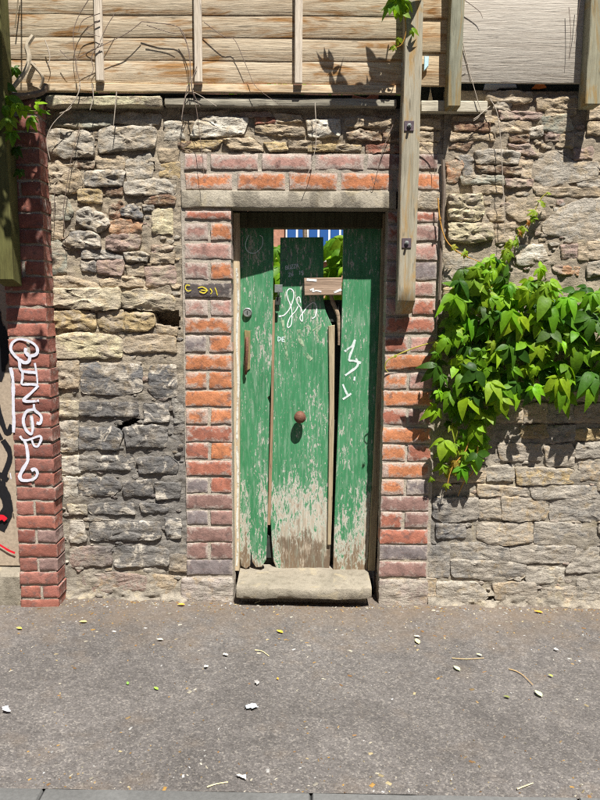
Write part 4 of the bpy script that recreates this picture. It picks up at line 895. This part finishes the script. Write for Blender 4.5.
slab_thing('orange_scrap', 'orange scrap wedged under the right of the pale fence panel', 'scrap', [(532, 88), (536, 84), (544, 83.5), (547, 87), (540, 88.5)], .02, .02, 'obj', (.75, .22, .05))
slab_thing('orange_scrap', 'pinkish orange rag under the waney panel near the long post', 'scrap', [(352, 99), (353, 94.5), (358, 96), (366, 98), (371, 94.5), (379, 95), (378, 99), (366, 101)], .03, .02, 'obj', (.62, .26, .18))
slab_thing('wood_splinter', 'pale upright splinter of wood behind the long post', 'splinter', [(428, 101), (430.5, 87), (433, 100)], .03, .006, 'obj', (.72, .62, .45))
slab_thing('blue_tag', 'pale blue plastic tag left of the long post', 'tag', [(401.5, 66), (403.5, 55), (405.5, 54), (405.5, 65)], -.05, .01, 'obj', (.45, .65, .72))
slab_thing('blue_tag', 'pale blue plastic tag right of the long post', 'tag', [(424, 71), (424.5, 56), (429, 56), (428.5, 66)], -.05, .01, 'obj', (.45, .65, .72))

# ------------------------------------------------------------------ creepers and stems
def leaflet(L, Wd, fold, droop, n=7):
    V, F = [], []
    for i in range(n + 1):
        t = i / n; w = Wd * (math.sin(math.pi * t ** 0.88) ** 0.9) * (1.05 - .22 * t) if 0 < i < n else .0008
        y = L * t; z = -droop * t * t * L
        V += [(-w, y - .10 * w, z + fold * w), (0, y, z), (w, y - .10 * w, z + fold * w)]
    for i in range(n):
        for k in (0, 1): a = i * 3 + k; F.append((a, a + 1, a + 4, a + 3))
    return V, F
def compound(seed, angles, lens, wd=.36):
    rr = random.Random(seed); parts = []
    for a, l in zip(angles, lens):
        l *= rr.uniform(.88, 1.1); V, F = leaflet(l, l * wd * rr.uniform(.45, .58), rr.uniform(.1, .45), rr.uniform(.15, .8))
        R = Matrix.Rotation(rad(a + rr.uniform(-8, 8)), 3, 'Z') @ Matrix.Rotation(rad(rr.uniform(-30, 8)), 3, 'X') @ Matrix.Rotation(rad(rr.uniform(-14, 14)), 3, 'Y')
        parts.append(([R @ Vector(v) for v in V], F))
    parts.append(tube([(0, 0, 0), (rr.uniform(-.006, .006), -.25 * lens[2], -.02), (0, -.42 * lens[2], -.055)], .0014, .0012, 4, 2))
    V, F = join(parts); return mesh('leaf', V, F, M['leaf'], 100)
LEAF = [compound(i, (-100, -46, 0, 46, 100), (.66, .92, 1.05, .92, .66), .50) for i in range(5)] + [compound(20 + i, (-70, 0, 70), (.9, 1.05, .9), .56) for i in range(2)]
def put_leaf(par, p, size, face, spin, color, kind=None):
    """face = outward normal of the blade, spin = where the middle leaflet points in the picture (deg, 0 = down)"""
    nrm = Vector(face).normalized(); dn = Vector((math.sin(rad(spin)), -.15, -math.cos(rad(spin))))
    ya = (dn - nrm * dn.dot(nrm)).normalized(); xa = ya.cross(nrm)
    R = Matrix((xa, ya, nrm)).transposed()
    me = LEAF[kind if kind is not None else random.randrange(len(LEAF))]
    inst('leaf', me, p, par, (size,) * 3, R.to_euler(), color)
GR = [(.10, .24, .010), (.125, .28, .010), (.165, .34, .012), (.058, .15, .010), (.24, .43, .014), (.036, .10, .008)]
YG = [(.20, .34, .02), (.26, .36, .025), (.30, .30, .03)]
def stem(par, pts, y, r0, r1, col, name='stem', mat='obj'):
    q = [P(a[0], a[1], a[2] if len(a) > 2 else y) for a in pts]
    return obj(name, *tube(q, r0, r1, 6, 4), M[mat], par, col)
cr = thing('creeper', 'bright green creeper spilling over the wall right of the door', 'climbing plant', (P(520, 330).x, -.03, P(520, 395).z))
OUT = [(436, 345), (440, 318), (452, 300), (462, 276), (476, 262), (487, 268), (498, 262), (508, 276), (522, 288), (536, 276), (548, 286), (562, 296), (580, 292), (600, 288), (660, 280), (690, 330), (680, 400), (640, 398), (600, 388), (583, 392), (560, 398), (536, 394), (515, 392), (505, 398), (494, 418), (488, 440), (478, 462), (462, 476), (444, 474), (440, 452), (446, 430), (442, 405), (436, 392), (434, 372)]
rnd = random.Random(12); cnt = 0; pts_used = []
tries = 0
while cnt < 262 and tries < 9000:
    tries += 1
    u, v = rnd.uniform(424, 690), rnd.uniform(250, 475)
    if not inpoly(u, v, OUT): continue
    if u > 606 and rnd.random() < .8: continue
    lay = rnd.random(); md = 8.5 if lay > .35 else 8
    if any((u - a) ** 2 + (v - b) ** 2 < md ** 2 and abs(l - lay) < .35 for a, b, l in pts_used): continue
    pts_used.append((u, v, lay))
    tip = v > 410
    y = -.025 - .13 * lay * (0.55 if tip else 1)
    c = rnd.choice(GR if lay > .3 else GR[:2] + GR[3:4] + GR[5:]); 
    if rnd.random() < .2 or (tip and rnd.random() < .3): c = rnd.choice(YG[:2] + [GR[4]] * 2)
    size = rnd.choice([.055, .07, .085, .10, .115]) * rnd.uniform(.9, 1.1) * (.78 if tip else 1)
    put_leaf(cr, P(u, v - 5, y), size, (rnd.uniform(-.6, .7), -1, rnd.uniform(.1, 2.0)), rnd.uniform(-55, 55), tuple(x * rnd.uniform(.85, 1.15) for x in c) + (1,)); cnt += 1
# big glossy leaves on the right, a pale young leaf in the middle
for u, v, s, sp, c in [(598, 322, .15, 120, GR[3]), (590, 318, .15, -115, GR[3]), (546, 286, .10, -30, YG[0]), (550, 282, .085, 20, GR[4]), (540, 268, .08, 60, GR[4]), (477, 268, .08, 0, YG[0]), (490, 258, .075, 30, GR[4]), (460, 300, .10, -20, GR[2]), (446, 338, .09, -35, GR[2]), (560, 388, .10, 0, GR[1]), (502, 388, .11, 5, GR[1]), (590, 385, .11, -10, GR[2]), (436, 408, .085, -60, GR[4]), (475, 425, .09, 20, GR[4]), (488, 410, .085, 35, GR[2]), (443, 465, .065, -10, YG[0]), (452, 445, .075, -25, GR[4])]:
    put_leaf(cr, P(u, v, -.15 if v < 400 else -.085), s, (rnd.uniform(-.3, .3), -1, .7), sp, tuple(c) + (1,), rnd.randrange(5))
YS = (.34, .30, .05); OS = (.46, .24, .05); GS = (.16, .20, .04)
for pts, c in [([(470, 430, -.07), (466, 450, -.06), (452, 468, -.05), (446, 492, -.05)], OS), ([(478, 445, -.06), (474, 470, -.05), (464, 482, -.04), (458, 496, -.03)], OS), ([(488, 300, -.06), (498, 268, -.05), (515, 240, -.045), (530, 220, -.04), (540, 200, -.05), (548, 192, -.06)], YS), ([(500, 330, -.05), (520, 300, -.05), (560, 320, -.06), (620, 330, -.06)], GS), ([(470, 350, -.04), (476, 300, -.05), (484, 268, -.05)], GS), ([(470, 350, -.04), (462, 400, -.05), (470, 430, -.07)], GS),
               ([(438, 198, -.03), (440, 220, -.035), (446, 240, -.05), (458, 252, -.06), (470, 258, -.06), (480, 262, -.06)], OS), ([(455, 332, -.08), (440, 340, -.07), (420, 346, -.06), (404, 352, -.05), (388, 360, -.045), (385, 368, -.04), (388, 372, -.04)], YS), ([(600, 345, -.08), (560, 350, -.09), (520, 360, -.08), (480, 360, -.06), (440, 365, -.05)], GS), ([(588, 392, -.03), (530, 372, -.04), (470, 372, -.03)], GS)]:
    stem(cr, pts, -.05, .0042, .0022, c)
for u, v, s, sp, c in [(541, 203, .042, 130, YG[1]), (536, 212, .04, -80, YG[1]), (532, 218, .04, 100, YG[0]), (524, 228, .045, -60, YG[1]), (516, 240, .05, 70, YG[0]), (508, 252, .06, -30, YG[0]), (500, 262, .065, 40, GR[4]), (494, 270, .07, -40, GR[4]), (528, 222, .03, 80, (.35, .16, .03)), (520, 232, .034, 100, (.40, .20, .04)), (512, 243, .045, -70, YG[1]), (506, 250, .05, 40, YG[1]), (548, 194, .022, 160, YG[1]), (440, 218, .02, 60, (.42, .22, .04)), (452, 247, .034, 100, YG[2]), (464, 252, .04, 60, YG[1]), (447, 484, .035, -20, YG[1]), (460, 474, .04, 40, YG[2]), (480, 452, .045, 45, YG[1]), (432, 478, .03, -50, YG[0]), (456, 462, .04, -60, (.36, .26, .04)), (492, 342, .05, 0, YG[1]), (556, 340, .05, 20, YG[0]), (570, 335, .05, -20, YG[0]), (438, 344, .04, -40, YG[1]), (395, 356, .016, 90, YG[1])]:
    put_leaf(cr, P(u, v, -.06 if v < 270 or v > 430 else -.15), s, (rnd.uniform(-.4, .4), -1, .5), sp, tuple(c) + (1,), rnd.randrange(5))

# hanging spray by the long post
hv = thing('creeper_spray', 'small leafy creeper spray hanging left of the long post', 'climbing plant', (P(398, 50, -.1).x, -.12, P(398, 70, -.1).z))
stem(hv, [(412, -60, -.22), (405, -20, -.2), (404, 10, -.17), (406, 30, -.15), (402, 44, -.14), (394, 48, -.13)], -.1, .0035, .0018, OS)
for u, v, s, sp, c, y in [(398, -4, .085, -20, GR[2], -.20), (405, 2, .07, 20, GR[4], -.18), (393, 4, .07, -60, GR[1], -.21), (402, 12, .05, 60, YG[0], -.17), (412, 30, .035, 60, YG[0], -.15), (399, 38, .035, -40, YG[1], -.14), (395, 47, .03, -80, YG[1], -.13), (385, -30, .12, -20, GR[0], -.26), (372, -40, .12, 10, GR[1], -.30), (395, -45, .12, 15, GR[3], -.28), (380, -62, .12, -30, GR[2], -.32), (366, -58, .11, -40, GR[0], -.30), (404, -70, .11, 0, GR[1], -.26), (414, -45, .10, 40, GR[2], -.24), (352, -35, .09, -50, GR[2], -.22)]:
    put_leaf(hv, P(u, v, y), s, (random.uniform(-.4, .4), -1, random.uniform(.2, .9)), sp, tuple(c) + (1,))
# overgrowth at the top left corner
tl = thing('corner_creeper', 'leafy creeper over the top of the brick pier', 'climbing plant', (P(20, 110, -.16).x, -.16, P(20, 128, -.16).z))
stem(tl, [(-20, 105, -.16), (5, 98, -.15), (25, 96, -.13), (42, 92, -.1), (46, 84, -.09)], -.12, .024, .012, (.19, .15, .09), 'trunk', 'twig')
stem(tl, [(6, 96, -.15), (16, 84, -.13), (26, 70, -.11), (29, 58, -.10), (27, 46, -.10), (33, 36, -.09)], -.12, .011, .013, (.40, .34, .25), 'branch')
stem(tl, [(28, 60, -.10), (36, 68, -.09), (43, 78, -.08), (40, 88, -.07)], -.1, .0085, .007, (.34, .28, .2), 'branch')
stem(tl, [(15, 28, -.06), (17, 10, -.06), (19, -10, -.06)], -.06, .003, .003, (.2, .16, .1))
stem(tl, [(0, 102, -.22), (20, 110, -.24), (50, 111, -.25)], -.2, .003, .002, GS)
cn = 0
for u, v, s, sp, c, y in [(8, 96, .085, 0, GR[0], -.22), (16, 104, .06, 30, GR[4], -.24), (24, 106, .055, -20, GR[2], -.25), (36, 104, .055, 100, GR[4], -.26), (30, 118, .055, 25, GR[2], -.25), (9, 118, .075, 0, YG[0], -.24), (4, 106, .07, -40, GR[1], -.24), (38, 111, .05, 140, GR[1], -.25), (3, 84, .07, 0, GR[3], -.2), (12, 132, .06, 10, GR[0], -.24), (14, 68, .05, 20, GR[3], -.14), (16, 148, .05, 0, GR[5], -.19), (20, 170, .045, 10, GR[5], -.19)]:
    put_leaf(tl, P(u, v, y), s, (random.uniform(-.5, .5), -1, random.uniform(.1, .9)), sp, tuple(c) + (1,))
rr = random.Random(4)
ov = thing('overhanging_creeper', 'creeper shoots overhanging above the brick pier', 'climbing plant', (P(20, -60, -.1).x, -.3, P(20, -60, -.1).z))
def proj(p):
    q = RM.transposed() @ (p - CAM); return 300 + FPX * q.x / -q.z, 400 - FPX * q.y / -q.z
cnt = 0
for k in range(900):      # shoots leaning out over the pavement; they throw the dappled shade on the pier
    u, v = rr.uniform(-25, 44), rr.uniform(60, 330)
    if nz((u * .03, v * .03, 0), 1.0, 5) + (.25 if v < 250 else -.1) + (.25 if u < 22 else 0) < .02: continue
    p = P(u, v, -.14) + SUNV * rr.uniform(.7, 2.2)
    if proj(p)[1] > -14 or p.z > FTOP + .15: continue
    put_leaf(ov, p, rr.uniform(.06, .10), (rr.uniform(-.8, .8), -1, rr.uniform(.2, 1.4)), rr.uniform(-60, 60), tuple(rr.choice(GR)) + (1,)); cnt += 1
    if cnt > 110: break
for k in range(3):
    x = P(-30 + 16 * k, -60, -.1).x; obj('stem', *tube([(x, -.04, FTOP), (x + .09, -.2, FTOP + .06), (x + .02, -.36, FTOP - .06), (x + .16, -.55, FTOP - .1), (x + .10, -.75, FTOP - .3)], .005, .002, 5), M['obj'], ov, GS)
stem(tl, [(20, -140, -.05), (15, -90, -.3), (10, -40, -.4), (0, -10, -.42)], -.3, .004, .002, GS)

def vine(label, paths, y, r, col):
    loc = P(paths[0][-1][0], paths[0][-1][1], y); t = thing('bare_vine', label, 'dry stem', loc, 'dry stems on fence and wall')
    for k, p in enumerate(paths):
        q = [(a[0], a[1], y - .008 * abs(math.sin(i * 1.9 + k))) for i, a in enumerate(p)]; stem(t, q, y, r, r * .6, col, 'stem', 'obj')
z3 = lambda L, u0=0, v0=0, s=3: [(u0 + a / s, v0 + b / s) for a, b in L]
TW = (.17, .125, .10); TP = (.42, .36, .29)
vine('dark looping dry stems tangled round the leftmost fence batten', [z3([(425, 65), (380, 100), (320, 130), (240, 170), (230, 200), (240, 245)]), z3([(265, 0), (235, 50), (220, 100), (225, 170), (230, 230)]), z3([(300, 40), (250, 60), (235, 95)]), z3([(180, 150), (205, 175), (230, 175)]), z3([(300, 60), (258, 92), (300, 110)]), z3([(300, 130), (275, 170), (280, 210), (262, 240)]), z3([(345, 40), (320, 80), (300, 125)])], -.075, .0022, TW)
vine('thin dry stem arching right of the leftmost batten down to the wall', [z3([(425, 65), (480, 70), (540, 85), (565, 150), (570, 230), (555, 290), (545, 360)]), z3([(440, 75), (500, 95), (530, 100)]), z3([(590, 200), (575, 260), (600, 320)])], -.07, .0022, TW)
vine('pale dry stems hanging over the coping slab at the left', [z3([(240, 245), (235, 280), (210, 320), (160, 370), (140, 420), (150, 480)]), z3([(275, 250), (280, 290), (270, 330)]), z3([(350, 275), (345, 330), (340, 380)]), z3([(180, 340), (205, 330), (215, 320)]), z3([(135, 120), (150, 170), (140, 200)])], -.06, .0028, TP)
vine('dark dry stem running down the stones left of the door', [z3([(240, 380), (215, 470), (200, 560)]), z3([(200, 560), (190, 640), (200, 720)]), z3([(165, 560), (160, 660)])], -.028, .0022, TW)
vine('thin dry stem crossing the middle of the waney panel onto the lintel bricks', [z3([(65, 60), (120, 100), (150, 110), (185, 190), (210, 240), (280, 290)], 180, 0, 2.727), z3([(0, 80), (25, 140), (30, 230), (45, 300), (60, 420), (65, 480)], 180, 0, 2.727)], -.062, .0020, TW)
vine('pale straight dry stem hanging above the middle of the lintel', [z3([(368, 280), (370, 400), (340, 500)], 180, 0, 2.727), z3([(20, 235), (5, 320), (25, 250), (100, 290)], 180, 0, 2.727)], -.04, .0024, TP)
vine('dark dry stem curling beside the long post onto the brick band', [z3([(590, 320), (560, 390), (545, 440), (530, 500), (522, 480)], 180, 0, 2.727), z3([(110, 390), (145, 430), (150, 480)], 380, 0, 2.727)], -.02, .0024, TW)
vine('long dry stem hanging down the stones below the pale panel', [z3([(300, 270), (320, 310), (330, 400), (335, 500), (340, 580), (338, 640)], 380, 0, 2.727), z3([(225, 110), (240, 180), (265, 270), (275, 310), (255, 330)], 380, 0, 2.727), z3([(300, 290), (270, 315), (255, 325)], 380, 0, 2.727)], -.035, .0026, TP)
vine('dry twigs clinging to the right end of the pale panel', [z3([(515, 20), (520, 90), (515, 165)], 380, 0, 2.727), z3([(545, 0), (535, 80), (530, 120)], 380, 0, 2.727), z3([(230, 0), (270, 30), (280, 50)], 380, 0, 2.727), z3([(240, 175), (215, 190), (212, 250)], 380, 0, 2.727)], -.05, .0018, TW)
vine('thick grey brown upright strand along the joint right of the brick jamb', [[(443, 160), (444, 190), (442.5, 220), (441, 255), (440, 290), (437, 325)]], -.012, .011, (.16, .125, .095))  # one thick upright tube following the jamb edge

# ------------------------------------------------------------------ the garden seen through the door
hs_ = thing('garden_house', 'brick house with white barred blue window seen through the door', 'house', (0, 7.2, 0))
V, F = boxm(-4, 4, 7.0, 7.4, -.1, 5.0, .01); obj('wall', V, F, M['hbrick'], hs_, smooth=False)
wu0, wu1 = P(285.5, 240, 6.95).x, P(440, 240, 6.95).x; wz0, wz1 = P(300, 262, 6.95).z, P(300, 205, 6.95).z
win = obj('window', *boxm(wu0, wu1, 6.93, 6.99, wz0, wz1, .01), M['white'], hs_, smooth=False)
npn = 14
for k in range(npn):
    a = wu0 + .03 + (wu1 - wu0 - .06) * k / npn; b = a + (wu1 - wu0 - .06) / npn - .035
    obj('pane', *boxm(a, b, 6.915, 6.928, wz0 + .06, wz1 - .06, .003), M['glass'], win, smooth=False)
def shrub(label, u0, u1, v0, v1, y0, y1, n, seed):
    t = thing('garden_shrub', label, 'shrub', (P((u0 + u1) / 2, 300, (y0 + y1) / 2).x, (y0 + y1) / 2, 0)); rr = random.Random(seed)
    bx = t.location.x; obj('trunk', *tube([(bx, t.location.y, -.02), (bx + .03, t.location.y, .8), (bx - .02, t.location.y, P(300, (v0 + v1) / 2, y0).z)], .025, .008, 6), M['twig'], t)
    for k in range(n):
        put_leaf(t, P(rr.uniform(u0, u1), rr.uniform(v0, v1), rr.uniform(y0, y1)), rr.uniform(.08, .15), (rr.uniform(-.6, .6), -1, rr.uniform(.4, 1.4)), rr.uniform(-50, 50), tuple(rr.choice(GR[:3] + GR[4:5] + YG[:1])) + (1,))
shrub('leafy green shrub seen through the gap at the door right', 327, 352, 236, 318, .9, 1.6, 46, 3)
shrub('yellow green shrub seen through the slot at the door left', 262, 283, 246, 330, 1.0, 1.6, 30, 5)

hg = thing('garden_hedge', 'tall green garden hedge behind the waney fence panel', 'hedge', (-.3, 1.3, 0)); rr = random.Random(8); parts = []
for k in range(900):
    p = Vector((rr.uniform(-2.0, 1.6), 1.3 + rr.gauss(0, .16), rr.uniform(2.45, 3.4))); V, F = leaflet(rr.uniform(.06, .11), .022, .3, .3, 3)
    R = Matrix.Rotation(rr.uniform(0, 6.3), 3, 'Z') @ Matrix.Rotation(rr.uniform(-1.4, .6), 3, 'X'); parts.append(([R @ Vector(v) + p for v in V], F))
cw = obj('crown', *join(parts), M['leaf'], hg, (.16, .30, .015, 1)); cw['kind'] = 'stuff'
for k in range(6): x = -1.8 + k * .6; obj('trunk', *tube([(x, 1.35, -.02), (x + .05, 1.3, 1.3), (x, 1.32, 2.9)], .03, .012, 6), M['twig'], hg)

# ------------------------------------------------------------------ unseen terrace across the road, added to block sky light (behind the photographer)
tr = thing('sky_blocking_terrace', 'added unseen brick terrace that blocks sky light across the road', 'house', (0, -10.5, -.14))
V, F = boxm(-16, 16, -13, -8.6, -.2, 7.6, .02); obj('wall', V, F, M['hbrick'], tr, smooth=False)
obj('roof', [(-16.2, -8.3, 7.55), (16.2, -8.3, 7.55), (16.2, -10.8, 9.7), (-16.2, -10.8, 9.7), (-16.2, -13.3, 7.55), (16.2, -13.3, 7.55)], [(0, 1, 2, 3), (3, 2, 5, 4), (0, 3, 4), (1, 5, 2), (0, 4, 5, 1)], M['kerb'], tr, smooth=False)
for k in range(8):
    for zz in (.9, 3.6):
        x = -14 + k * 4; w_ = obj('window', *boxm(x - .55, x + .55, -8.62, -8.55, zz, zz + 1.5, .01), M['white'], tr, smooth=False); obj('pane', *boxm(x - .48, x + .48, -8.56, -8.545, zz + .07, zz + 1.43, .003), M['glass'], w_, smooth=False)
    obj('door', *boxm(-12.4 + k * 4, -11.5 + k * 4, -8.62, -8.55, -.1, 2.0, .01), M['dark'], tr, smooth=False)

# ------------------------------------------------------------------ litter on the pavement
def scrap(name, label, cat, u, v, L, Wd, col, rot, curl=.25, group=None, jag=0):
    c = G(u, v, .006); V, F = leaflet(L, Wd, .35, -curl * .3, 5); mz = min(p[2] for p in V)
    if jag:
        rr = random.Random(int(u)); V = [(p[0] + rr.uniform(-jag, jag), p[1] + rr.uniform(-jag, jag), p[2] + rr.uniform(0, jag * .8)) for p in V]
    me = mesh(name, V, F, M['obj'])
    o = inst(name, me, (c.x, c.y, c.z + .002 - min(0, mz)), None, rot=(0, 0, rad(rot)), color=tuple(col) + (1,)); return tag(o, label, cat, group)
Y_, O_, PG, CRM = (.72, .52, .08), (.70, .30, .04), (.52, .60, .32), (.70, .62, .42)
FG = 'fallen leaves on the pavement'
for u, v, L, col, r, lab in [(22, 629, .042, Y_, 80, 'small yellow fallen leaf near the brick pier'), (185, 605, .055, O_, 95, 'orange fallen leaf at the wall foot left of the step'), (283, 633, .05, (.78, .50, .05), 60, 'yellow orange leaf just below the door step'), (419, 644, .06, (.80, .70, .30), 10, 'pale yellow leaf below the right jamb, the larger of two'), (420, 637, .04, CRM, 85, 'cream curled leaf tip just above the pale yellow leaf'),
                             (460, 671, .055, PG, 30, 'pale green fallen leaf below the creeper'), (543, 613, .06, O_, 75, 'orange fallen leaf at the wall foot under the creeper'), (542, 697, .06, PG, 20, 'pale green fallen leaf nearest the right kerb'), (158, 690, .035, (.25, .45, .06), 50, 'bright green leaf bit on the left half of pavement'), (128, 685, .03, (.18, .32, .07), 20, 'dark green leaf bit left of the bright green one'),
                             (87, 622, .05, (.66, .56, .16), 100, 'pale yellow leaf between the pier and the door step'), (510, 698, .035, (.16, .18, .05), 70, 'dark olive leaf bit on the right half of pavement'), (278, 680, .022, O_, 10, 'tiny orange leaf bit straight below the door'), (163, 640, .04, CRM, 90, 'cream leaf sliver left of centre near the wall'), (482, 656, .035, (.62, .68, .35), 60, 'pale green leaf tip beside a dry twig'), (553, 677, .03, (.35, .40, .08), 40, 'small mossy green leaf bit at the far right')]:
    L *= .78; scrap('fallen_leaf', lab, 'leaf', u, v, L, L * .28, col, r, .3, FG)
for u, v, L, col, r, lab in [(9, 712, .05, (.72, .70, .72), 60, 'crumpled white paper scrap at the left edge of pavement'), (257, 708, .05, (.70, .78, .84), 100, 'pale blue paper scrap below the door'), (228, 656, .03, (.70, .66, .58), 70, 'crumpled off white tissue left of centre'), (207, 668, .02, (.80, .78, .70), 40, 'tiny white paper bit left of the crumpled tissue'), (257, 685, .03, (.36, .34, .32), 20, 'grey crushed paper smear below the door'), (558, 651, .022, (.80, .80, .76), 20, 'tiny white bit under the creeper'), (246, 780, .04, (.45, .42, .40), 60, 'grey gum spot near the kerb')]:
    scrap('paper_scrap', lab, 'litter', u, v, L, L * .3, col, r, .3, 'paper bits on the pavement', .006)
for pts, lab, col in [([(255, 650), (262, 651), (269, 656)], 'curved pale straw below the door step', (.66, .56, .32)), ([(452, 658), (466, 659), (484, 658)], 'long dry twig with leaf tip below the creeper', (.46, .34, .18)), ([(509, 669), (516, 671), (524, 676), (533, 685)], 'dry forked twig on the right of the pavement', (.48, .32, .15)), ([(255, 603), (260, 601), (264, 599)], 'cream wood chip at the foot of the step', (.74, .64, .40)), ([(517, 789), (525, 786), (533, 783)], 'straw near the kerb on the right', (.6, .5, .3)), ([(207, 787), (216, 784), (228, 782)], 'pale straw by the kerb left of centre', (.62, .52, .3))]:
    o = obj('twig', *tube([G(a, b, .006) for a, b in pts], .0028, .0018, 5), M['obj'], None, col); tag(o, lab, 'twig', 'twigs on the pavement')
def debris():
    rr = random.Random(9); V, F, C = [], [], []
    pal = [(.62, .50, .28), (.50, .34, .16), (.70, .64, .52), (.40, .22, .09), (.66, .60, .46), (.35, .32, .30), (.62, .36, .10), (.74, .72, .68)]
    for k in range(6200):
        x = rr.uniform(-2.3, 2.5); m = rr.random()
        y = -.03 - abs(rr.gauss(0, .035)) if m < .3 else -abs(rr.gauss(0, .26)) if m < .6 else (KY + abs(rr.gauss(0, .10)) if m < .72 else rr.uniform(KY, 0))
        if y < KY or y > -.02: continue
        if nz((x, y, 0), 3.1, 2) + rr.uniform(-.6, .6) < -.12: continue
        L = rr.choice([.002, .002, .003, .003, .004, .004, .005, .006, .009]) * rr.uniform(.7, 1.3); w = L * rr.uniform(.18, .8); a = rr.uniform(0, 6.28); h = rr.uniform(.001, .003)
        z = gz(x) + .005 * fbm((x, y, 0), 2.2, 4, 4) + .0005; o = len(V); ca, sa = math.cos(a), math.sin(a)
        for dx, dy, dz in ((-L, -w, 0), (L, -w * .7, h * .3), (L * .8, w, 0), (-L * .9, w * .8, h * .5), (0, 0, h + .0012)): V.append((x + dx * ca - dy * sa, y + dx * sa + dy * ca, z + dz))
        F += [(o, o + 1, o + 4), (o + 1, o + 2, o + 4), (o + 2, o + 3, o + 4), (o + 3, o, o + 4)]; c = rr.choice(pal); kk = rr.uniform(.25, .62); C += [tuple(q * kk for q in c) + (1,)] * 5
    o = obj('grit', V, F, M['grit'], None, None, False); at = o.data.attributes.new('tint', 'FLOAT_COLOR', 'POINT')
    at.data.foreach_set('color', np.array(C, dtype=np.float32).ravel()); tag(o, 'scattered grit, chips and dry bits on the pavement', 'debris'); o['kind'] = 'stuff'
debris()
